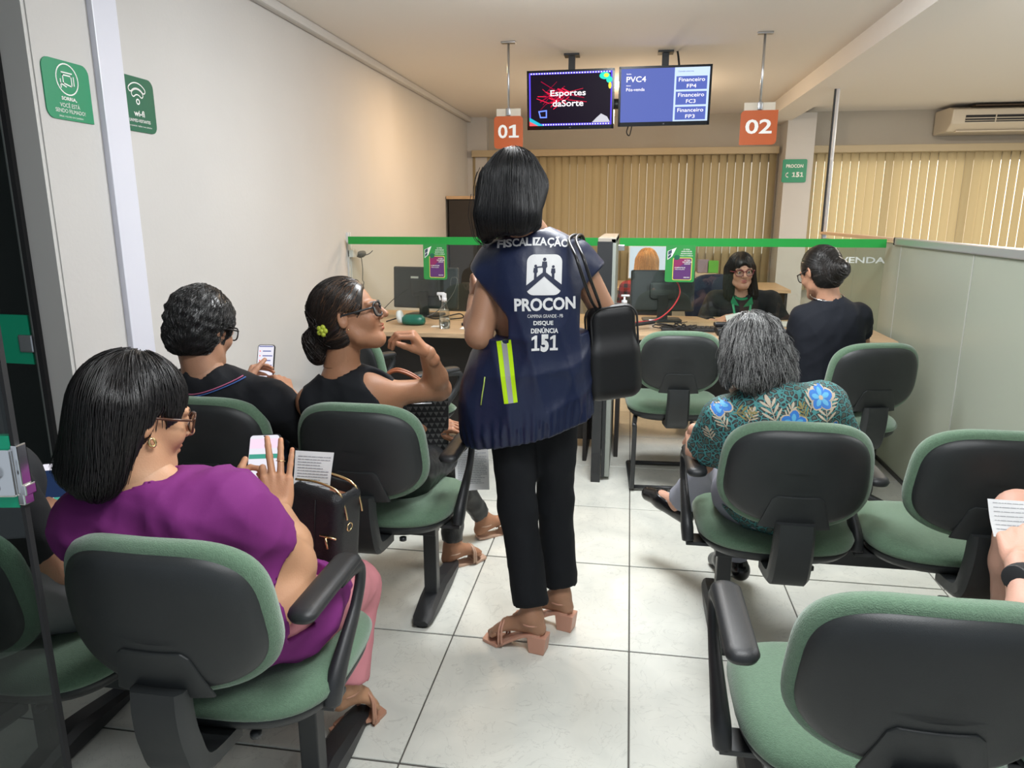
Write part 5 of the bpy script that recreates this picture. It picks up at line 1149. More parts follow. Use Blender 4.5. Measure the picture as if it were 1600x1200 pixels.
rt = hull_roots(Gh, 2600, okA, 1); st = strands(Gh, rt, radial(cr, 1.3), 15, .0185, .0011, strand_cols(2600, (.009, .007, .007), .5, 1), .003, (.10, .5), 2, grav=.5, lift_end=.002)
hair_obj(Gh, [st], rA, (.006, .005, .005), label='straight black shoulder-length hair')
glasses(hA, hmA, .98, rA, mat('tortoise_frame', (.07, .025, .012), .25))
M('earring', tube([L_(.083, .0, -.036) + A(0, 0, .008 * math.cos(a)) + hmA[:, 1] * .006 * math.sin(a) for a in np.linspace(0, 6.28, 13)[:-1]], .0028, 6, True), m_gold, rA)
M('ring', xf(tube([A(.0105 * math.cos(a), .0, .0105 * math.sin(a)) for a in np.linspace(0, 6.28, 15)[:-1]], .0012, 6, True), rotm('X', 70), PA['_tipsR'][2] * .36 + (JA['wrR'] + PA['_hmR'][:, 1] * .095 + PA['_hmR'][:, 0] * -.01) * .64), m_gold, rA)
phone('phone with pink and green chat screen held by woman in purple', W(411, 728, 1.625), A(1, .12, 0.05), A(.10, .55, .9), scr='chat', w_=.082, h_=.165)
# black handbag on her lap
bg = T('handbag', 'black leather handbag with gold zip on lap of woman in purple', 'handbag', tuple(W(505, 870, 1.68)))
cB = W(508, 815, 1.70); mB = rotm('Z', -14) @ rotm('Y', 6); Gb = Sdf(cB - .22, cB + .22, .0045)
Gb.rbox(cB + mB @ A(0, 0, -.01), A(.082, .060, .125), .030, mB, .01); Gb.rbox(cB + mB @ A(0, 0, .125), A(.066, .030, .05), .015, mB, .008, True)
bagA = M('bag_body', Gb.mesh(), mat('black_leather', (.008, .009, .012), .38, bump=(420, .3)), bg)
M('lining', xf(box(-.066, .066, -.028, .028, .045, .09, .01), mB, cB), mat('brown_lining', (.30, .12, .06), .7), bg)
P = [cB + mB @ A(a, b, c) for a, b, c in ((-.07, -.036, .118), (.0, -.038, .128), (.06, -.036, .118), (.078, -.03, .085), (.088, -.026, .04))]
M('zip', tube(smoothpts(P), .0035, 6), m_gold, bg); P = [p + mB @ A(0, .066, 0) for p in P]; M('zip', tube(smoothpts(P), .0035, 6), m_gold, bg)
M('ring', tube([cB + mB @ (A(.092, -.02, .02) + A(0, .011 * math.cos(a), .011 * math.sin(a))) for a in np.linspace(0, 6.28, 15)[:-1]], .002, 6, True), m_gold, bg)
M('zip_pull', join(tube([cB + mB @ A(.03, -.061, -.005), cB + mB @ A(.08, -.061, -.002)], .003, 6), tube([cB + mB @ A(.05, -.064, -.005), cB + mB @ A(.058, -.066, -.034)], .0035, 6)), m_gold, bg)
M('seam', tube([cB + mB @ A(.012, -.0605, z) for z in (-.12, -.05, .02, .09)], .0012, 5), m_rubber, bg)
sheet('printed paper sheet sticking out of the black handbag', cB + mB @ A(-.035, -.01, .115), mB @ A(.9, .15, .12), mB @ A(-.45, .3, .85), .11, .15, 16, .006)
# ---------------------------------------------------------------- B: man in black, second row left
hB = W(318, 515, 2.1)
JB = dict(pel=(-1.29, 2.20, .575), neck=hB + A(.01, -.04, -.135), head=hB, shL=(-1.53, 2.06, .835), shR=(-1.115, 2.08, .835), elL=(-1.56, 2.2, .62), elR=(-1.02, 2.24, .66), wrL=W(385, 600, 2.36), wrR=W(449, 612, 2.40),
          hiL=(-1.39, 2.26, .54), hiR=(-1.19, 2.26, .54), knL=(-1.41, 2.70, .51), knR=(-1.12, 2.70, .51), anL=(-1.40, 2.68, .1), anR=(-1.12, 2.68, .1), toL=(-1.42, 2.84, .04), toR=(-1.1, 2.84, .04))
PB = dict(skin=(.40, .21, .13), tone='brown', fat=1.12, bust=0, belly=1.0, face=(14, -16, 0), hs=1.02, nk=1.1,
          handR=dict(a=(W(432, 575, 2.5) - JB['wrR'], A(.7, -.5, .2), -1), k=dict(curl=.7, thumb=(.5, .8, -.3))), handL=dict(a=(W(398, 570, 2.5) - JB['wrL'], A(-.7, -.4, .2), 1), k=dict(curl=.7, thumb=(.5, .8, -.3))))
rB, bB, mB_, atB, JB, hmB = person('person', 'man in black polo shirt with greying hair, seated by left wall with phone', JB, PB)
m_bk = cloth('black_cotton', (.010, .011, .014), bump=(700, .12)); m_jean = cloth('dark_jeans', (.02, .035, .075), bump=(600, .15))
G, m, at_ = torso_garment(JB, PB, .014, (.9, .9), -.2, sleeve_r=.02, neck_drop=.02)
s_B = garment('shirt', G, m_bk, rB, folds(8, .007, 30, 6, (1, .6, 1.5)))
G = trousers(JB, PB, .01); garment('trousers', G, m_jean, rB, folds(9, .004, 35, 4))
for s in 'LR': flat_shoe(rB, JB['an' + s], JB['to' + s], m_black)
nb = JB['neck']; col = [nb + A(.088 * math.cos(a), .07 * math.sin(a) - .0, -.022 + .012 * math.sin(a)) for a in np.linspace(3.4, 6.1, 12)]
G, m, at_ = torso_garment(JB, PB, .018, (0, 0), .80, False, .006)
bvS = bvh_of(G.mesh())
for k, cc in enumerate(((.45, .12, .22), (.06, .12, .35))):
    Pc = []
    for a in np.linspace(math.pi * 1.02, math.pi * 1.98, 22):
        h = bvS.ray_cast(Vector(nb + A(.20 * math.cos(a), .2 * math.sin(a), -.006 - k * .007 + .03 * (1 - abs(math.sin(a))))), Vector((-math.cos(a), -math.sin(a), -.35)), .4)
        if h[0] is not None: Pc.append(np.array(h[0]))
    if len(Pc) > 3: M('collar_piping', tube(Pc, .0022, 5), cloth('piping_%d' % k, cc), rB)
Gh, L_ = scalp(hB, hmB, 1.02, None, .2, .005, .018, (0, .130, -.055), (.074, .085, .108)); Gh.ell(L_(.085, .025, -.03), A(.024, .034, .05), hmB, .006, True); Gh.cut(L_(0, -.05, -.085), hmB @ A(0, .15, -1), .01); Gh.warp(folds(4, .006, 75, 5))
lo_ = local(hB, hmB, 1.02); rt = hull_roots(Gh, 3200, lambda V: lo_(V)[:, 2] > -.075, 2); zz = lo_(rt)[:, 2]
cc = strand_cols(3200, (.012, .011, .011), .4, 3); gm = np.random.default_rng(5).random(3200) < np.clip((zz + .02) * 6.5, .0, .42); cc[gm] = A(.22, .22, .22) * np.random.default_rng(6).uniform(.4, 1.3, (gm.sum(), 1))
st = strands(Gh, rt, radial(L_(-.02, .07, .12), .25), 8, .006, .0009, cc, .002, (.5, .8), 5)
hair_obj(Gh, [st], rB, (.010, .010, .010), label='short wavy hair, grey on top and black at the nape')
glasses(hB, hmB, 1.02, rB, m_black)
phone('phone with white list screen held by man in black', W(415, 566, 2.50), A(1, .1, 0), A(.02, .35, .9), scr='list', w_=.066, h_=.135)
# ---------------------------------------------------------------- C: woman in black sleeveless top
hC = W(546, 494, 2.15)
JC = dict(pel=(-.80, 2.24, .575), neck=hC + A(-.040, -.01, -.175), head=hC, shL=(-.985, 2.10, .835), shR=W(574, 618, 2.13), elL=(-.95, 2.32, .67), elR=W(687, 608, 2.33), wrL=W(672, 668, 2.50), wrR=W(668, 552, 2.20),
          hiL=(-.88, 2.28, .54), hiR=(-.72, 2.28, .54), knL=(-.78, 2.74, .52), knR=W(708, 705, 2.72), anL=(-.60, 2.95, .12), anR=W(706, 828, 2.66), toL=(-.50, 3.04, .035), toR=W(748, 862, 2.74))
JC['toR'][2] = .03; JC['anR'][2] = .088; JC['anL'] = A(-.60, 2.95, .088)
PC = dict(skin=(.37, .18, .10), tone='warm', toes=1, fat=1.0, face=(74, 15, -4), hs=1.0, wrs=1.1, ar=1.02, nk=.98, belly=.9,
          handR=dict(a=(W(640, 534, 2.16) - JC['wrR'] + A(0, 0, .035), A(.1, -.25, 1), -1), k=dict(curl=((.9, .9, .5), (.95, .9, .5), (1., .9, .5), (1.05, .9, .5)), thumb=(.35, .9, -.40), s=.98, tcurl=.0)),
          handL=dict(a=(W(712, 665, 2.52) - JC['wrL'], A(.1, -.4, .9), 1), k=dict(curl=.5, thumb=(.4, .8, -.3))), head=dict(brow=(.05, .03, .02)))
rC, bC, mC, atC, JC, hmC = person('person', 'woman with curly ponytail and glasses in black sleeveless top, looking up', JC, PC)
G, m, at_ = torso_garment(JC, PC, .010, (0, 0), -.16, neck_drop=.03)
for s, sg in (('L', -1), ('R', 1)): q = JC['sh' + s] + m @ A(sg * .035, 0, .0); G.cap(q + m @ A(sg * .02, .0, .09), q + m @ A(sg * .02, 0, -.10), .042, .045, .01, True)
garment('top', G, m_bk, rC, folds(11, .005, 32, 5))
garment('trousers', trousers(JC, PC, .004, length=.94), mat('black_coated_trousers', (.012, .013, .014), .35, bump=(300, .2)), rC, folds(12, .005, 45, 5, (1, 1, 2)))
m_nude = mat('nude_sandal', (.55, .36, .26), .5)
for s in 'LR': heel_sandal(rC, JC['an' + s], JC['to' + s], m_nude, .014)
def exh(G, L_): G.ell(L_(0, -.125, -.045), A(.034, .034, .036), hmC, .015); G.ell(L_(.0, -.13, -.085), A(.026, .026, .03), hmC, .02)
Gh, L_ = scalp(hC, hmC, 1, exh, .22, .0045, .008, (0, .130, -.010), (.115, .086, .112))
for x in (-1, 1): Gh.ell(L_(x * .08, .01, -.03), A(.024, .036, .05), hmC, .006, True)
bun = L_(0, -.12, -.05); lo_ = local(hC, hmC, 1)
def dC(P, i): v = bun - P; return v / (np.linalg.norm(v, axis=1)[:, None] + 1e-6)
rt = hull_roots(Gh, 2400, lambda V: (lo_(V)[:, 1] > -.09) & ((lo_(V)[:, 1] < .055) | (lo_(V)[:, 2] > .09)), 3); cc = strand_cols(2400, (.018, .012, .009), .5, 3); fy = lo_(rt)[:, 1]; k_ = (fy > .0) & (np.random.default_rng(1).random(2400) < .4); cc[k_] = A(.12, .06, .03) * np.random.default_rng(2).uniform(.5, 1.5, (k_.sum(), 1))
st = strands(Gh, rt, dC, 10, .013, .0010, cc, .002, (.28, 1.1), 4)
rt2 = hull_roots(Gh, 500, lambda V: lo_(V)[:, 1] < -.10, 4); st2 = strands(Gh, rt2, radial(bun + A(0, 0, .05), 1.2), 12, .009, .0011, strand_cols(500, (.02, .013, .01), .5, 7), .006, (1.1, 1.0), 5, grav=1)
hair_obj(Gh, [st, st2], rC, (.014, .010, .008), label='dark brown hair tied in a low curly bun')
hairtie = L_(.018, -.128, -.03)
fl2 = M('flower_hair_tie', join(*[pillow(disc2(.011 * math.cos(R(72 * k)), .011 * math.sin(R(72 * k)), .009, n=10)[0], [(.004, -.004), (0, 0), (.004, .004)]) for k in range(5)], pillow(disc2(0, 0, .008, n=12)[0], [(.003, -.007), (0, 0), (.003, .006)])), mat('lime_plastic', (.50, .58, .06), .4), rC)
V = np.array([v.co[:] for v in fl2.data.vertices]) + BASE[fl2]; V = V @ rotm('Z', -5).T + W(503, 517, 2.06); fl2.data.vertices.foreach_set('co', (V - BASE[fl2]).ravel())
glasses(hC, hmC, 1, rC, m_black, 1.08, glassmat('grey_lens', (.62, .62, .64), 1.6), round_=3.4, th=.0030)
M('earring', lathe([(.0, -.003), (.004, 0), (0, .003)], 8, L_(.082, -.004, -.036)), m_gold, rC)
# her patterned handbag
cB = W(652, 655, 2.50); ux = nrm(A(.96, .28, -.02)); uz = nrm(A(-.10, .06, 1)); uy = np.cross(uz, ux)
hb = T('handbag', 'black and grey triangle-pattern handbag with brown handles on lap', 'handbag', tuple(cB - uz * .11)); mH = np.stack([ux, uy, uz], 1)
V, Fc = prism([(-.13, -.11), (.105, -.11), (.125, .10), (-.15, .10)], -.045, .045, cB, ux, uz, -uy, .012); vfB = subdiv((V, Fc), .05); M('bag_body', (V, Fc), mat('bag_canvas', (.010, .010, .011), .5), hb, smooth=False)
tri = []
for j in range(10):
    for i in range(13):
        x = -.142 + i * .0205 + (.01 if j % 2 else 0); y = -.105 + j * .0205
        if -.128 - (y + .11) * .09 < x < .108 + (y + .11) * .09 - .018: tri.append([(x, y + .017), (x + .009, y + .002), (x + .018, y + .017)])
flat('triangle_print', tri, cB - uy * .0455, ux, uz, mat('bag_print_grey', (.12, .12, .115), .5), hb, .0006, kind='stuff')
m_hnd = mat('cognac_leather', (.30, .085, .03), .4)
for o_ in (-.03, .03): M('handle', tube(smoothpts([cB + mH @ A(*p) for p in ((-.10, o_, .09), (-.105, o_, .15), (-.06, o_, .185), (.0, o_, .165), (.05, o_, .12), (.06, o_, .09))]), .0058, 8), m_hnd, hb)
M('zip', tube([cB + mH @ A(-.05, -.048, .075), cB + mH @ A(.0, -.048, .066), cB + mH @ A(.06, -.048, .068)], .0025, 6), m_alu, hb)
sheet('creased printed sheet hanging from hand of woman with ponytail', W(737, 728, 2.60), A(.9, .3, .0), A(-.30, .15, 1), .13, .19, 22, .012)
# ---------------------------------------------------------------- D: standing woman in navy vest
hD = W(799, 303, 2.2)
JD = dict(pel=(-.30, 2.27, .85), neck=(-.295, 2.250, 1.352), head=hD, shL=W(775, 408, 2.25), shR=(-.168, 2.29, 1.280), elL=W(748, 524, 2.17), elR=(-.055, 2.36, 1.07), wrL=W(742, 468, 2.36), wrR=(-.13, 2.55, 1.13),
          hiL=(-.365, 2.25, .80), hiR=(-.225, 2.30, .80), knL=(-.335, 2.22, .46), knR=(-.222, 2.33, .45), anL=(-.275, 2.135, .125), anR=(-.195, 2.285, .125), toL=(-.415, 2.165, .030), toR=(-.335, 2.325, .030))
PD = dict(skin=(.36, .19, .115), tone='tan_dark', toes=1, fat=.90, ar=1.22, face=(-14, -10, 6), hs=.98,
          handL=dict(a=(W(738, 440, 2.42) - JD['wrL'], A(-.8, -.3, 0), 1), k=dict(curl=1.0)), handR=dict(a=(A(-.5, .4, .5), A(.4, .5, .5), -1), k=dict(curl=.8)))
rD, bD, mD, atD, JD, hmD = person('person', 'standing woman with long black hair in navy vest printed 151 on back', JD, PD)
m_vest = mat('navy_nylon', (.007, .013, .045), .42, spec=.5, bump=(40, .12))
def exD(G, m, at_):
    G.ell(at_(.87, -.03), A(.125, .062, .075), m, .05)
    G.ell(at_(.58, -.015, .01), A(.160, .125, .20), m, .05); G.ell(at_(.25, -.01, .005), A(.178, .135, .22), m, .05); G.ell(at_(-.02, -.0, -.01), A(.215, .155, .22), m, .05); G.ell(at_(-.22, -.0, -.02), A(.212, .155, .20), m, .05)
    for s, sg in (('L', -1), ('R', 1)): G.cap(JD['sh' + s] + A(0, 0, .0), JD['sh' + s] + (JD['el' + s] - JD['sh' + s]) * .22 + A(sg * .012, 0, 0), .058, .066, .03)
G, m, at_ = torso_garment(JD, PD, .020, (0, 0), -.46, extra=exD, h=.0065, neck_drop=-.025)
for s, sg in (('L', -1), ('R', 1)):
    q = JD['sh' + s] + (JD['el' + s] - JD['sh' + s]) * .30 + A(sg * .02, 0, 0); dq = nrm(A(sg * .75, 0, -.66)); G.cut(q, dq, .004, *bounds([q + dq * .02, q + dq * .08], .10))
    G.cap(q - dq * .02, q + dq * .05, .048, .055, .004, True)
fo = folds(21, .014, 17, 5, (1.7, .6, .45))
def dispV(P):
    z = P[..., 2]; hz_ = z - .26 * (P[..., 0] + .3); hemw = np.clip((.83 - hz_) / .06, 0, 1); a = np.arctan2(P[..., 1] - 2.25, P[..., 0] + .3)
    return fo(P) * np.clip((1.24 - z) / .2, .25, 1) + hemw * (.003 * np.sin(a * 38) - .003)
vest = garment('vest', G, m_vest, rD, dispV, [(at_(-.235), -m[:, 2] + m[:, 0] * .26, .004)]); vV = [v.co[:] for v in vest.data.vertices]
bv = BVHTree.FromPolygons([Vector(A(*v) + BASE[vest]) for v in vV], [list(p.vertices) for p in vest.data.polygons])
vx = nrm(A(math.cos(R(7)), math.sin(R(7)) * 1.0, .0)); vy = nrm(A(.02, .02, 1)); m_vp = mat('vest_print_white', (.72, .72, .72), .6)
def onv(px, py, Y=2.12): return W(px, py, Y)
KP = 1 / 492.
def vtext(s, pxc, pyb, wpx, hpx, bold=.02, dx=0, shear=0, rot=0):
    ax = nrm(vx + A(0, 0, rot)); text(s, onv(pxc, pyb), ax, nrm(np.cross(np.cross(ax, vy), ax)), wpx * KP, hpx * KP, m_vp, rD, bold, .0015, bv, shear=shear)
for i, ch in enumerate('FISCALIZAÇÃO'):
    x = [780, 787, 794, 805, 816, 826, 834, 840, 849, 861, 872, 884][i]; wd_ = [9, 3.4, 9.5, 10, 11, 8.5, 3.4, 9, 11, 10, 11, 11][i]; y = 389 - 5 * math.sin(math.pi * (x - 775) / 125) + .00 * x
    vtext(ch, x, y + (2.6 if ch == 'Ç' else 0) , wd_, 11.5 + (2.6 if ch in 'ÇÃ' else 0), .03)
vtext('PROCON', 852, 486, 90, 19, .035, rot=.03); vtext('CAMPINA GRANDE - PB', 852, 497, 52, 5, .0); vtext('DISQUE', 849, 509.5, 29, 7.5, .03); vtext('DENÚNCIA', 851, 521, 40, 9, .03); vtext('151', 851, 551, 39, 27, .06)
lg0 = onv(850.5, 430)
flat('emblem', [rrect(.104, .118, .022, 6)], lg0, vx, vy, m_vp, rD, .0014, bv)
m_vn = mat('vest_print_navy', (.008, .014, .045), .6); fig = []
def person2(cx, cy, h): return [[(cx - h * .10, cy), (cx + h * .10, cy), (cx + h * .09, cy + h * .4), (cx + h * .16, cy + h * .5), (cx + h * .13, cy + h * .78), (cx - h * .13, cy + h * .78), (cx - h * .16, cy + h * .5), (cx - h * .09, cy + h * .4)]] + disc2(cx, cy + h * .9, h * .10, n=10)
fig += person2(-.026, -.012, .042) + person2(0, -.002, .052) + person2(.026, -.014, .042) + line2([(-.026, .022), (-.004, .024)], .004)
flat('emblem_figures', fig, lg0, vx, vy, m_vn, rD, .0026, bv)
flat('emblem_road', [[(-.052, -.050), (-.052, -.030), (-.004, .008), (.004, .008), (.052, -.028), (.052, -.048), (.0, -.004)]], lg0, vx, vy, m_vn, rD, .0028, bv)
m_hv = mat('reflective_yellow', (.50, .80, .0), .5, emit=None); m_sv = mat('reflective_silver', (.42, .43, .45), .35, .3)
q = [onv(774, 534), onv(797, 531), onv(810, 628), onv(789, 630)]; cq = sum(q) / 4; un = np.cross(vx, vy)
def strip(a, b, lift, mt_, nm):
    P = []
    for k in range(2):
        for t in ((a, b) if k == 0 else (b, a)): P.append((q[0] + (q[1] - q[0]) * t) if k == 0 else (q[3] + (q[2] - q[3]) * t))
    flat(nm, [[((p - cq) @ vx, (p - cq) @ vy) for p in P]], cq, vx, vy, mt_, rD, lift, bv, .008)
strip(0, 1, .0014, m_hv, 'reflective_strip'); strip(.33, .70, .0022, m_sv, 'silver_strip')
M('side_cord', tube([pjt(np.array([onv(*p)]), -un * -1, bv, .003)[0] for p in ((757, 590), (756, 600), (753, 618), (751, 634))], .0022, 5), mat('lime_cord', (.42, .55, .12), .5), rD)
M('collar', tube([JD['neck'] + A(.068 * math.cos(a) + .012, .058 * math.sin(a), .005 + .008 * math.sin(a)) for a in np.linspace(0, 6.28, 25)[:-1]], .008, 8, True), mat('orange_collar', (.45, .07, .02), .7), rD)
garment('trousers', trousers(JD, PD, .010, length=.90, flare=.010, wide=1.02, upper=False), cloth('black_trousers', (.006, .007, .009)), rD, folds(23, .004, 28, 4, (1.4, 1.4, .6)))
for s in 'LR': heel_sandal(rD, JD['an' + s], JD['to' + s], mat('nude_leather', (.52, .27, .19), .4), .068, .042)
def exh(G, L_):
    for x in np.linspace(-.058, .058, 6): G.cap(L_(x, -.05, .02), hD + A(x * 1.0 + .0, -.085, -.055), .040, .034, .03)
    for x in np.linspace(-.05, .045, 5): G.cap(hD + A(x, -.085, -.08), hD + A(x * .75 - .028, -.075, -.095 + x * .3), .028, .018, .03)
    G.cap(L_(-.07, .0, .0), hD + A(-.075, -.0, -.125), .026, .018, .02); G.cap(L_(.062, .0, .0), hD + A(.072, -.03, -.085), .028, .02, .02)
Gh, L_ = scalp(hD, hmD, .98, exh); cr = L_(0, .02, .15); lo_ = local(hD, hmD, .98)
rt = hull_roots(Gh, 3400, lambda V: lo_(V)[:, 2] > .0, 1); st = strands(Gh, rt, radial(cr, 1.4), 13, .018, .0010, strand_cols(3400, (.006, .006, .007), .5, 1), .003, (.05, .4), 2, grav=.5)
rt2 = hull_roots(Gh, 26, lambda V: (lo_(V)[:, 0] < -.07) & (lo_(V)[:, 2] > -.08), 6); st2 = strands(Gh, rt2, radial(cr, 1.5, A(-.12, 0, 0)), 18, .02, .0010, strand_cols(26, (.01, .009, .009), .3, 1), .014, (.15, .5), 7, grav=1.2)
hair_obj(Gh, [st, st2], rD, (.0045, .0045, .005), label='long straight black hair down the back')
# her shoulder bag
sb = T('shoulder_bag', 'black shoulder bag hanging from standing woman right shoulder', 'bag', (-.04, 2.33, .82)); cS = W(957, 548, 2.33); mS = rotm('Z', 22) @ rotm('Y', -5)
Gb = Sdf(cS - A(.2, .2, .25), cS + A(.2, .2, .25), .005); Gb.rbox(cS, A(.080, .034, .150), .032, mS, .01); Gb.rbox(cS + mS @ A(-.01, 0, -.06), A(.088, .040, .085), .034, mS, .05)
M('bag_body', Gb.mesh(), mat('black_nylon', (.004, .004, .005), .5), sb)
for o_ in (-.030, .028):
    pr = rrect(.155, .292, .04, 6); M('piping', tube([cS + mS @ A(p[0], o_, p[1]) for p in pr], .0035, 6, True), m_rubber, sb)
for k_, (o_, t) in enumerate(((-.02, 0), (.012, 11))):
    M('strap', tube(smoothpts([cS + mS @ A(-.03, .03, .13), JD['shR'] + A(.02 + t * .001, .06, .02), JD['shR'] + A(.01 + t * .001, .0, .070), W(889 + t, 374, 2.215), W(900 + t, 402, 2.115 + k_ * .006), W(912 + t, 438, 2.125 + k_ * .008), W(924 + t, 470, 2.20), cS + mS @ A(-.050 + t * .002, o_, .14)]), .0048, 8), mat('strap_leather', (.008, .008, .009), .35), sb)
# ---------------------------------------------------------------- E: seated woman in floral blouse
hE = W(1172, 556, 2.15)
JE = dict(pel=(.48, 2.20, .57), neck=hE + A(.055, -.045, -.125), head=hE, shL=W(1134, 656, 2.12), shR=(.562, 2.12, .880), elL=(.245, 2.20, .665), elR=(.69, 2.22, .66), wrL=W(1082, 680, 2.30), wrR=(.56, 2.43, .63),
          hiL=(.38, 2.26, .545), hiR=(.57, 2.26, .545), knL=(.40, 2.62, .50), knR=W(1120, 722, 2.60), anL=(.45, 2.70, .10), anR=W(1062, 786, 2.76), toL=(.40, 2.83, .035), toR=W(1018, 772, 2.86))
PE = dict(skin=(.55, .31, .22), tone='fair', fat=.98, face=(-30, -14, 0), hs=.95, handL=dict(a=(W(1068, 712, 2.37) - JE['wrL'], A(-.8, -.4, .4), 1), k=dict(curl=(.35, .5, .4, .4), thumb=(.6, .7, -.3))), handR=dict(a=(A(-.6, .6, -.1), A(.1, .1, 1), -1)))
rE, bE, mE, atE, JE, hmE = person('person', 'woman with wavy grey hair in teal leopard and floral blouse, legs crossed', JE, PE)
m_leo = bpy.data.materials.new('leopard_teal'); m_leo.use_nodes = True
def _leo():
    nt = m_leo.node_tree; N = nt.nodes; L = nt.links; b = N['Principled BSDF']; b.inputs['Roughness'].default_value = .7; tc = N.new('ShaderNodeTexCoord')
    nz = N.new('ShaderNodeTexNoise'); nz.inputs['Scale'].default_value = 30; L.new(tc.outputs['Object'], nz.inputs[0]); mx = N.new('ShaderNodeVectorMath'); mx.operation = 'MULTIPLY_ADD'; mx.inputs[1].default_value = (.02, .02, .02); L.new(nz.outputs[1], mx.inputs[0]); L.new(tc.outputs['Object'], mx.inputs[2])
    vo = N.new('ShaderNodeTexVoronoi'); vo.feature = 'DISTANCE_TO_EDGE'; vo.inputs['Scale'].default_value = 58; L.new(mx.outputs[0], vo.inputs['Vector']); v1 = N.new('ShaderNodeTexVoronoi'); v1.inputs['Scale'].default_value = 58; L.new(mx.outputs[0], v1.inputs['Vector'])
    cr = N.new('ShaderNodeValToRGB'); L.new(vo.outputs['Distance'], cr.inputs[0]); e = cr.color_ramp.elements; e[0].position = .0; e[0].color = (.05, .22, .22, 1); e[1].position = .10; e[1].color = (.02, .022, .025, 1)
    e2 = cr.color_ramp.elements.new(.07); e2.color = (.05, .21, .21, 1); e3 = cr.color_ramp.elements.new(.20); e3.color = (.02, .02, .022, 1); e4 = cr.color_ramp.elements.new(.26); e4.color = (.075, .10, .085, 1)
    L.new(cr.outputs[0], b.inputs['Base Color'])
_leo()
G, m, at_ = torso_garment(JE, PE, .016, (.75, .7), -.30, sleeve_r=.026, h=.0065, loose=.02, neck_drop=.0)
bl = garment('blouse', G, m_leo, rE, folds(31, .007, 28, 6, (1, .6, 1.4))); bv = BVHTree.FromPolygons([Vector(A(*v.co[:]) + BASE[bl]) for v in bl.data.vertices], [list(p.vertices) for p in bl.data.polygons])
m_fb = mat('print_blue_petal', (.03, .17, .52), .6); m_fl = mat('print_light_blue', (.10, .38, .62), .6); m_cr = mat('print_cream', (.48, .40, .30), .6); m_ol = mat('print_olive', (.24, .20, .07), .6)
def petal(cx, cy, a, l, w_): c, s = math.cos(a), math.sin(a); return [(cx + c * x - s * y, cy + s * x + c * y) for x, y in ((0, 0), (l * .3, w_ * .7), (l * .65, w_), (l * .95, w_ * .45), (l, 0), (l * .9, -w_ * .5), (l * .6, -w_ * .9), (l * .3, -w_ * .6))]
EX, EY = nrm(A(1, .12, 0)), A(0, 0, 1)
def flower(px, py, r, a0, ux=EX):
    o = W(px, py, 2.05); big = [petal(0, 0, a0 + k * 1.257, r, r * .42) for k in range(5)]
    flat('printed_flower', [petal(0, 0, a0 + k * 1.257, r * 1.12, r * .50) for k in range(5)], o, ux, EY, m_cr, rE, .0012, bv, .01); flat('printed_flower', big, o, ux, EY, m_fb, rE, .0020, bv, .01)
    flat('printed_flower', [petal(0, 0, a0 + k * 1.257 + .1, r * .75, r * .2) for k in range(5)], o, ux, EY, m_fl, rE, .0027, bv, .01); flat('flower_centre', disc2(0, 0, r * .18, n=8), o, ux, EY, m_cr, rE, .0034, bv)
def frond(px, py, a, l, mt_=None, n=3, ux=EX):
    o = W(px, py, 2.05); P = []
    for k in range(n): t = (k + .5) / n; x, y = l * .7 * t * math.cos(a), l * .7 * t * math.sin(a); P += [petal(x, y, a + .75, l * .55 * (1 - .3 * t), l * .050), petal(x, y, a - .75, l * .55 * (1 - .3 * t), l * .050)]
    P += [petal(l * .6 * math.cos(a), l * .6 * math.sin(a), a, l * .45, l * .09)] + line2([(0, 0), (l * .7 * math.cos(a), l * .7 * math.sin(a))], .002)
    flat('printed_leaf', P, o, ux, EY, mt_ or m_cr, rE, .0014, bv, .01)
for a in ((1284, 622, .034, .3), (1125, 632, .036, .9), (1232, 655, .036, .2), (1302, 668, .02, 0)): flower(*a)
for a in ((1205, 655, 1.9, .075), (1222, 650, 1.2, .05), (1262, 640, 1.3, .07), (1290, 662, 1.7, .07), (1290, 640, 1.0, .05), (1135, 668, 2.2, .05), (1165, 655, 1.2, .045), (1140, 690, .9, .05), (1185, 668, .5, .045), (1115, 690, 2.0, .04), (1245, 668, 2.2, .04)): frond(*a)
for a in ((1146, 645, .2, .055), (1255, 650, 2.0, .05), (1170, 680, .3, .05)): frond(*a, mt_=m_ol, n=3)
garment('trousers', trousers(JE, PE, .014, length=.93, flare=.01, wide=.95), cloth('grey_trousers', (.26, .27, .32)), rE, folds(33, .004, 30, 4))
for s in 'LR': sh_ = flat_shoe(rE, JE['an' + s], JE['to' + s], mat('black_patent', (.006, .006, .007), .2))
d = nrm(JE['toR'] - JE['anR']); M('bow', join(tube(smoothpts([JE['toR'] + A(.0, 0, .022) + A(a, 0, b) for a, b in ((0, 0), (-.012, .008), (-.014, -.002), (0, 0), (.012, .009), (.014, -.001))], 4), .002, 5)), m_black, rE)
def exh(G, L_):
    for x in np.linspace(-.062, .062, 6): G.cap(L_(x, -.055, .01), L_(x * 1.02, -.066, -.062), .034, .028, .03)
    for x in (-1, 1): G.cap(L_(x * .064, .0, .0), L_(x * .070, .008, -.06), .026, .022, .02)
Gh, L_ = scalp(hE, hmE, .95, exh, .26, .005, .014, (0, .135, -.05), (.075, .085, .12)); Gh.warp(folds(6, .009, 45, 5, (1, 1, .35))); cr = L_(.0, .02, .15); lo_ = local(hE, hmE, 1)
n = 6500; rt = hull_roots(Gh, n, lambda V: lo_(V)[:, 2] > -.03, 1); cc = strand_cols(n, (.022, .021, .021), .5, 1, ((.27, .27, .265), .36)); top = lo_(rt)[:, 2] > .05; k_ = top & (np.random.default_rng(9).random(n) < .25); cc[k_] = A(.34, .34, .33)
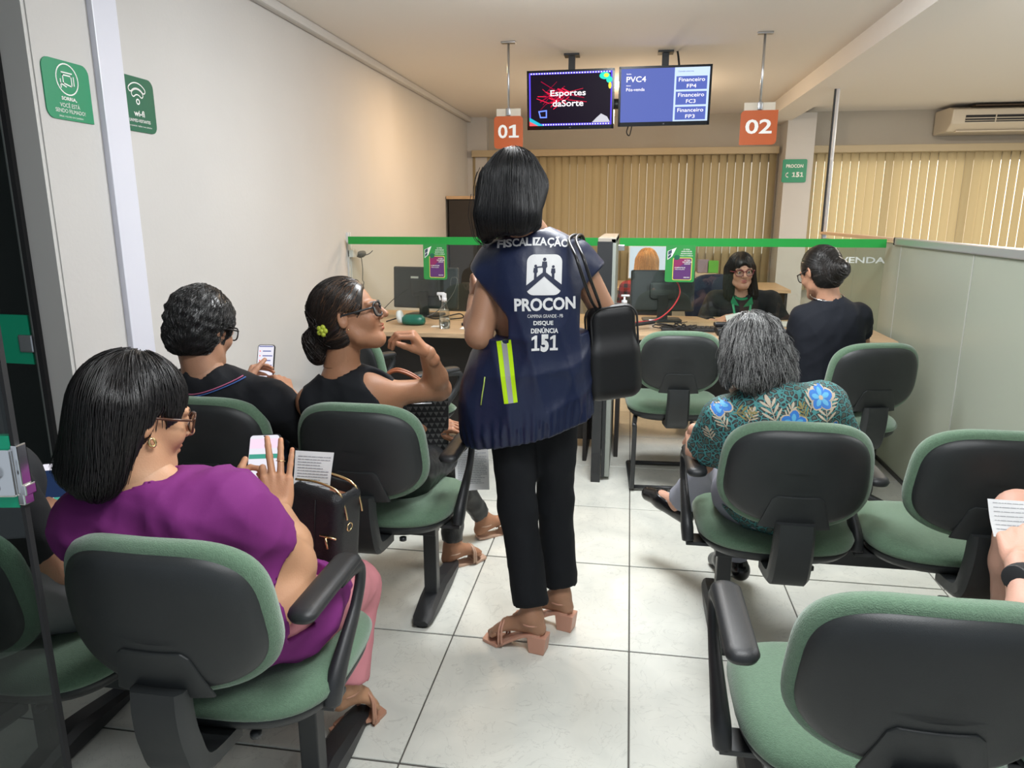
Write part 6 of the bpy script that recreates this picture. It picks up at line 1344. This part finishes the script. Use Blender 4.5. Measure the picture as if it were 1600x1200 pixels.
st = strands(Gh, rt, radial(cr, 1.1), 15, .0115, .00065, cc, .004, (.26, .55), 2, grav=.6, lift_end=.004)
rt2 = hull_roots(Gh, 120, lambda V: (lo_(V)[:, 2] < -.05) & (lo_(V)[:, 0] < -.05), 8); st2 = strands(Gh, rt2, radial(cr, .35, hmE @ A(-.9, .5, 0)), 9, .009, .001, strand_cols(120, (.02, .02, .02), .5, 3, ((.3, .3, .3), .3)), .006, (.5, .7), 5, grav=1.6)
hair_obj(Gh, [st, st2], rE, (.016, .015, .015), label='wavy grey and black hair to the nape')
# ---------------------------------------------------------------- F: woman with bun, black tee
hF = W(1281, 426, 3.65)
JF = dict(pel=(.965, 3.60, .585), neck=hF + A(.045, -.045, -.135), head=hF, shL=(.830, 3.62, .935), shR=(1.085, 3.64, .945), elL=W(1234, 562, 3.74), elR=W(1348, 548, 3.76), wrL=(.84, 3.98, .775), wrR=(1.10, 4.02, .775),
          hiL=(.92, 3.66, .545), hiR=(1.09, 3.66, .545), knL=(.90, 4.08, .52), knR=(1.12, 4.08, .52), anL=(.90, 4.02, .1), anR=(1.12, 4.02, .1), toL=(.90, 4.18, .04), toR=(1.12, 4.18, .04))
PF = dict(skin=(.42, .22, .14), tone='tan2', fat=.93, face=(-30, -22, 0), hs=.98, ar=1.05, handL=dict(a=(A(.1, 1, 0), A(0, 0, 1), 1), k=dict(curl=.3)), handR=dict(a=(A(-.4, 1, 0), A(0, 0, 1), -1), k=dict(curl=.3)))
rF, bF, mF, atF, JF, hmF = person('person', 'woman with dark hair bun and black t-shirt seated at right desk', JF, PF)
G, m, at_ = torso_garment(JF, PF, .010, (.52, .52), .02, sleeve_r=.015, loose=.01, neck_drop=.01); garment('tshirt', G, cloth('black_tee', (.008, .010, .016)), rF, folds(41, .005, 30, 5))
G, m, at_ = torso_garment(JF, PF, .010, (0, 0), .60, False)
garment('trousers', trousers(JF, PF, .012, waist=.22), cloth('navy_trousers', (.006, .008, .018)), rF, folds(42, .004, 25, 4))
for s in 'LR': flat_shoe(rF, JF['an' + s], JF['to' + s], m_black)
def exh(G, L_): G.ell(L_(.012, -.105, -.018), A(.052, .042, .046), hmF, .012)
Gh, L_ = scalp(hF, hmF, .98, exh, .2, .005, .008, (0, .128, -.055), (.074, .082, .108))
for x in (-1, 1): Gh.ell(L_(x * .082, .012, -.03), A(.024, .034, .05), hmF, .006, True)
bun = L_(.012, -.10, -.015); lo_ = local(hF, hmF, .98)
def dF(P, i): v = bun - P; return v / (np.linalg.norm(v, axis=1)[:, None] + 1e-6)
rt = hull_roots(Gh, 1300, lambda V: lo_(V)[:, 1] > -.075, 3); st = strands(Gh, rt, dF, 9, .015, .0011, strand_cols(1300, (.008, .007, .007), .4, 3), .0015, None, 4)
bx = hmF[:, 0]; up_ = hmF[:, 2]
def dB(P, i): v = P - bun; return np.cross(v, hmF[:, 1]) + v * .1
rt2 = hull_roots(Gh, 600, lambda V: lo_(V)[:, 1] < -.085, 4); st2 = strands(Gh, rt2, dB, 10, .009, .0012, strand_cols(600, (.014, .010, .008), .5, 7), .003, (.3, .8), 5)
hair_obj(Gh, [st, st2], rF, (.006, .005, .005), label='dark hair gathered in a low bun')
nb = JF['neck']; M('necklace', tube([nb + A(.074 * math.cos(a) - .012, .068 * math.sin(a) + .005, .030 + .018 * -math.sin(a) * -1) for a in np.linspace(0, 6.28, 40)[:-1]], [(.0035 if k % 2 else .0018) for k in range(39)], 6, True), m_chrome, rF)
glasses(hF, hmF, .98, rF, m_black)
# ---------------------------------------------------------------- G: attendant
hG = W(1158, 424, 5.05)
JG = dict(pel=(.74, 5.16, .575), neck=hG + A(.012, .04, -.150), head=hG, shR=(.585, 5.10, .845), shL=(.955, 5.10, .850), elR=(.50, 4.93, .70), elL=(1.00, 4.92, .73), wrR=W(1116, 504, 4.78), wrL=W(1182, 502, 4.80),
          hiR=(.65, 5.08, .545), hiL=(.83, 5.08, .545), knR=(.63, 4.78, .50), knL=(.86, 4.78, .50), anR=(.63, 4.86, .10), anL=(.86, 4.86, .10), toR=(.63, 4.72, .04), toL=(.86, 4.72, .04))
PG = dict(skin=(.50, .28, .20), tone='light', fat=1.08, face=(174, -2, 3), hs=.98, belly=1.0, handR=dict(a=(W(1140, 496, 4.72) - JG['wrR'], A(-.2, -.5, .8), -1), k=dict(curl=.6, s=1.0)), handL=dict(a=(W(1150, 500, 4.74) - JG['wrL'], A(.3, -.4, .9), 1), k=dict(curl=.5, s=1.0)), head=dict(lip=(.36, .12, .11)))
rG, bG, mG, atG, JG, hmG = person('person', 'attendant in glasses, black cardigan and green lanyard behind right desk', JG, PG)
G, m, at_ = torso_garment(JG, PG, .012, (1.75, 1.75), -.1, sleeve_r=.014, neck_drop=.035); cg = garment('cardigan', G, mat('black_knit', (.012, .013, .016), .9), rG, folds(51, .004, 28, 5))
bvG = BVHTree.FromPolygons([Vector(A(*v.co[:]) + BASE[cg]) for v in cg.data.vertices], [list(p.vertices) for p in cg.data.polygons])
m_polo = cloth('polo_green', (.02, .22, .10)); G, m, at_ = torso_garment(JG, PG, .010, (0, 0), .45, False, .006); G2 = G; G2.ell(at_(.55, .13), A(.045, .05, .16), m, .02)
nb = JG['neck']; cl = [nb + m @ A(.066 * math.cos(a), .066 * math.sin(a), .004 - .030 * max(0, math.sin(a))) for a in np.linspace(0, 6.28, 25)[:-1]]
M('polo_collar', tube(cl, .014, 8, True, flat=1.3), m_polo, rG)
for sg in (-1, 1): M('collar_point', prism([(sg * .060, .030), (sg * .010, -.040), (sg * .042, -.075), (sg * .072, -.010)], -.004, .004, nb + m @ A(0, .100, -.02), m[:, 0], m[:, 2] - m[:, 1] * .25, m[:, 1]), m_polo, rG, smooth=False)
m_lan = mat('lanyard_green', (.04, .34, .17), .5)
lowp = nb + m @ A(.005, .162, -.24)
for sg in (-1, 1):
    Pl = smoothpts([nb + m @ A(sg * .060, .10, -.03), nb + m @ A(sg * .046, .10, -.09), nb + m @ A(sg * .024, .1, -.16), nb + m @ A(.002, .1, -.24)])
    Pl = pjt(Pl, m[:, 1], bvG, .006); Pl = Pl[~np.isnan(Pl[:, 0])]; M('lanyard', tube(Pl, .0085, 6, flat=.4, ref=tuple(m[:, 1])), m_lan, rG)
    lowp = Pl[-1]
M('lanyard_clip', tube([lowp, lowp + A(0, -.005, -.04)], .004, 6), m_alu, rG)
def exh(G, L_):
    for x in (-1, 1): G.cap(L_(x * .066, -.01, .02), L_(x * .088, .006, -.16), .030, .024, .02); G.cap(L_(x * .07, -.03, -.08), L_(x * .10 - (.03 if x > 0 else 0), .035, -.27), .030, .018, .03)
    for x in np.linspace(-.06, .06, 5): G.cap(L_(x, -.05, .01), L_(x * 1.2, -.07, -.16), .040, .03, .03)
Gh, L_ = scalp(hG, hmG, .98, exh, .32, .006, .012, (0, .116, -.042), (.060, .078, .104)); cr = L_(.01, .04, .15); lo_ = local(hG, hmG, .98)
rt = hull_roots(Gh, 1100, lambda V: lo_(V)[:, 2] > -.02, 1); st = strands(Gh, rt, radial(cr, 1.3), 16, .022, .0014, strand_cols(1100, (.012, .009, .008), .4, 1), .002, (.06, .4), 2, grav=.5)
hair_obj(Gh, [st], rG, (.010, .008, .007), label='long straight dark hair parted on top')
glasses(hG, hmG, .98, rG, mat('burgundy_frame', (.16, .02, .03), .3), 1.06, round_=2.3, th=.0028)
sheet('small white card held in attendant hands', W(1146, 497, 4.70), A(1, 0, .25), A(-.1, .6, .8), .09, .06, 4, .001)
# ---------------------------------------------------------------- H: blonde woman at the back desk
hH = W(1011, 412, 6.5)
JH = dict(pel=(.16, 6.40, .56), neck=hH + A(.0, -.03, -.145), head=hH, shL=(-.015, 6.46, .785), shR=(.335, 6.46, .785), elL=(-.05, 6.62, .62), elR=(.37, 6.62, .62), wrL=(.02, 6.84, .775), wrR=(.28, 6.84, .775),
          hiL=(.07, 6.45, .53), hiR=(.25, 6.45, .53), knL=(.06, 6.88, .5), knR=(.26, 6.88, .5), anL=(.06, 6.84, .1), anR=(.26, 6.84, .1), toL=(.06, 6.98, .04), toR=(.26, 6.98, .04))
PH = dict(skin=(.52, .30, .21), tone='light2', fat=.98, face=(5, -6, 0), hs=1, handL=dict(a=(A(.1, 1, 0), A(0, 0, 1), 1), k=dict(curl=.4, h=.004)), handR=dict(a=(A(-.1, 1, 0), A(0, 0, 1), -1), k=dict(curl=.4, h=.004)))
rH, bH, mH_, atH, JH, hmH = person('person', 'blonde woman in red plaid shirt at the back desk, facing away', JH, PH)
m_plaid = bpy.data.materials.new('red_plaid'); m_plaid.use_nodes = True
def _pl():
    nt = m_plaid.node_tree; N = nt.nodes; L = nt.links; b = N['Principled BSDF']; b.inputs['Roughness'].default_value = .85; tc = N.new('ShaderNodeTexCoord'); sx = N.new('ShaderNodeSeparateXYZ'); L.new(tc.outputs['Object'], sx.inputs[0]); o = []
    for a in (0, 2):
        mu = N.new('ShaderNodeMath'); mu.operation = 'MULTIPLY'; mu.inputs[1].default_value = 95; L.new(sx.outputs[a], mu.inputs[0]); s = N.new('ShaderNodeMath'); s.operation = 'SINE'; L.new(mu.outputs[0], s.inputs[0]); g = N.new('ShaderNodeMath'); g.operation = 'GREATER_THAN'; g.inputs[1].default_value = .1; L.new(s.outputs[0], g.inputs[0]); o.append(g)
    ad = N.new('ShaderNodeMath'); ad.operation = 'ADD'; L.new(o[0].outputs[0], ad.inputs[0]); L.new(o[1].outputs[0], ad.inputs[1]); d2 = N.new('ShaderNodeMath'); d2.operation = 'MULTIPLY'; d2.inputs[1].default_value = .5; L.new(ad.outputs[0], d2.inputs[0])
    cr = N.new('ShaderNodeValToRGB'); cr.color_ramp.elements[0].color = (.32, .02, .02, 1); cr.color_ramp.elements[1].color = (.015, .008, .012, 1); L.new(d2.outputs[0], cr.inputs[0]); L.new(cr.outputs[0], b.inputs['Base Color'])
_pl()
G, m, at_ = torso_garment(JH, PH, .014, (1.8, 1.8), -.1, sleeve_r=.016); garment('plaid_shirt', G, m_plaid, rH, folds(61, .004, 28, 5))
def exh(G, L_):
    for x in np.linspace(-.055, .055, 5): G.cap(L_(x, -.05, .02), L_(x * 1.35, -.085, -.13), .042, .034, .03)
    for x in np.linspace(-.05, .05, 4): G.cap(L_(x * 1.2, -.085, -.12), L_(x * 1.5 + .02, -.09, -.24), .032, .018, .03)
Gh, L_ = scalp(hH, hmH, 1, exh, .32, .006, .016); cr = L_(0, .0, .15); lo_ = local(hH, hmH, 1)
rt = hull_roots(Gh, 1100, lambda V: lo_(V)[:, 2] > -.05, 1); st = strands(Gh, rt, radial(cr, 1.3), 16, .020, .0016, strand_cols(1100, (.58, .30, .10), .3, 1), .003, (.15, .5), 2, grav=.7)
hair_obj(Gh, [st], rH, (.45, .22, .07), label='long golden blonde hair')
garment('trousers', trousers(JH, PH, .01, h=.012), m_jean, rH)
for s in 'LR': flat_shoe(rH, JH['an' + s], JH['to' + s], m_black)
vc2 = T('office_chair', 'black swivel chair under the blonde woman at back desk', 'chair', (.16, 6.42, 0))
M('backrest', pillow(sup(.21, .18, 2.8, 36), [(.1, -.03), (.01, -.02), (0, 0), (.02, .02), (.1, .022)], (0, 2, 1), lambda V: V + A(.16, 6.18, .60)), m_black, vc2)
M('seat', pillow(sup(.23, .22, 3, 32), [(.02, .40), (0, .42), (.02, .455)], (0, 1, 2), lambda V: V + A(.16, 6.46, 0)), m_black, vc2)
M('column', lathe([(.03, .06), (.03, .41)], 12, (.16, 6.44, 0)), m_steel, vc2); M('back_bracket', tube(smoothpts([A(.16, 6.40, .39), A(.16, 6.16, .40), A(.16, 6.15, .52)]), .02, 8), m_steel, vc2)
for k in range(5): a = R(72 * k + 30); M('leg', tube([A(.16, 6.44, .09), A(.16 + .27 * math.cos(a), 6.44 + .27 * math.sin(a), .035)], [.022, .014], 8), m_black, vc2)
# ---------------------------------------------------------------- I: person at the right edge of the picture
hI = A(1.08, 1.33, 1.22)
JI = dict(pel=(1.04, 1.36, .585), neck=(1.07, 1.29, 1.06), head=hI, shL=(.90, 1.27, .985), shR=(1.27, 1.30, .985), elL=W(1622, 1010, 1.25), elR=(1.34, 1.42, .76), wrL=W(1596, 882, 1.42), wrR=(1.16, 1.60, .76),
          hiL=(.95, 1.40, .55), hiR=(1.12, 1.40, .55), knL=W(1592, 800, 1.84), knR=(1.16, 1.80, .50), anL=(1.02, 1.90, .33), anR=(1.14, 1.78, .10), toL=(.96, 2.02, .24), toR=(1.14, 1.94, .04))
PI_ = dict(skin=(.58, .33, .25), tone='pale', fat=1.02, bust=0, face=(-10, -25, 0), hs=1.02, wrs=1.15, handL=dict(a=(W(1592, 800, 1.55) - JI['wrL'], _C - JI['wrL'] + A(-.5, 0, .3), 1), k=dict(curl=(.55, .8, .9, 1.0), thumb=(.3, .9, -.2), s=1.08)), handR=dict(a=(A(-.6, .5, .1), A(.2, -.2, 1), -1)))
rI, bI, mI, atI, JI, hmI = person('person', 'person cut off at right edge, bare knee and black watch, holding paper', JI, PI_)
G, m, at_ = torso_garment(JI, PI_, .014, (.8, .8), -.15, sleeve_r=.02); garment('tshirt', G, m_bk, rI, folds(71, .005, 28, 4))
garment('shorts', trousers(JI, PI_, .014, length=.02).cut(JI['hiL'] + (JI['knL'] - JI['hiL']) * .72, JI['knL'] - JI['hiL'], .004), cloth('navy_shorts', (.012, .015, .03)), rI)
for s in 'LR': flat_shoe(rI, JI['an' + s], JI['to' + s], m_black)
def short_hair(hc, hm, root, base, seed):
    Gh, L_ = scalp(hc, hm, 1, None, .2, .006, .012); Gh.cut(L_(0, -.05, -.085), hm @ A(0, .15, -1), .01); lo_ = local(hc, hm, 1); rt = hull_roots(Gh, 1500, lambda V: lo_(V)[:, 2] > -.07, seed)
    hair_obj(Gh, [strands(Gh, rt, radial(L_(0, .07, .12), .25), 7, .007, .001, strand_cols(1500, base, .5, seed), .002, (.3, .8), seed)], root, base)
short_hair(hI, hmI, rI, (.02, .013, .009), 3)
wd_ = nrm(JI['elL'] - JI['wrL']); wc = JI['wrL'] + wd_ * .035; wu = nrm(np.cross(wd_, A(0, 0, 1))); wv = np.cross(wd_, wu)
wt = M('watch_strap', tube([wc + (wu * math.cos(a) + wv * math.sin(a)) * .033 for a in np.linspace(0, 6.28, 25)[:-1]], .010, 8, True, flat=.35, ref=tuple(wu)), m_rubber, rI)
nf = nrm(_C - wc + A(-.9, 0, 0)); M('watch_case', prism(disc2(0, 0, .023, n=24)[0], -.004, .010, wc + nf * .033, nrm(np.cross(nf, wd_)), nrm(np.cross(np.cross(nf, wd_), nf)), nf, .002), m_black, wt)
s, bvp = sheet('white form held over bare knee at right edge', W(1592, 812, 1.66), A(1, .05, -.02), A(-.25, .55, .8), .125, .085, 7, .004)
# ---------------------------------------------------------------- J: person beyond the glass door
hJ = A(-1.44, 1.20, 1.12)
JJ = dict(pel=(-1.36, 1.32, .58), neck=(-1.44, 1.20, .96), head=hJ, shL=(-1.64, 1.22, .88), shR=(-1.27, 1.20, .88), elL=(-1.68, 1.38, .66), elR=(-1.235, 1.30, .63), wrL=(-1.58, 1.56, .66), wrR=W(108, 812, 1.50),
          hiL=(-1.44, 1.38, .55), hiR=(-1.25, 1.38, .55), knL=(-1.48, 1.80, .50), knR=(-1.22, 1.80, .50), anL=(-1.48, 1.76, .1), anR=(-1.22, 1.76, .1), toL=(-1.48, 1.92, .04), toR=(-1.22, 1.92, .04))
PJ = dict(skin=(.46, .25, .16), tone='mid', fat=1.0, face=(5, -20, 0), hs=1, handR=dict(a=(W(82, 770, 1.54) - JJ['wrR'], A(.7, -.6, .3), -1), k=dict(curl=(.7, .9, 1., 1.), thumb=(.2, .9, -.2), s=.95)), handL=dict(a=(A(.5, .5, .1), A(-.2, -.2, 1), 1)))
rJ, bJ, mJ, atJ, JJ, hmJ = person('person', 'person in grey trousers left of woman in purple, mostly hidden by glass door', JJ, PJ)
G, m, at_ = torso_garment(JJ, PJ, .014, (.7, .7), -.15, sleeve_r=.02); garment('tshirt', G, cloth('charcoal_tee', (.02, .022, .025)), rJ, folds(81, .005, 28, 4))
garment('trousers', trousers(JJ, PJ, .014), cloth('grey_cotton_trousers', (.22, .22, .23)), rJ, folds(82, .005, 28, 4))
for s in 'LR': flat_shoe(rJ, JJ['an' + s], JJ['to' + s], m_white)
short_hair(hJ, hmJ, rJ, (.012, .009, .008), 4)
phone('phone with dark video screen at left edge, beside woman in purple', W(86, 770, 1.53), A(1, .25, .05), A(.22, .45, .9), scr='dark', w_=.074, h_=.155)
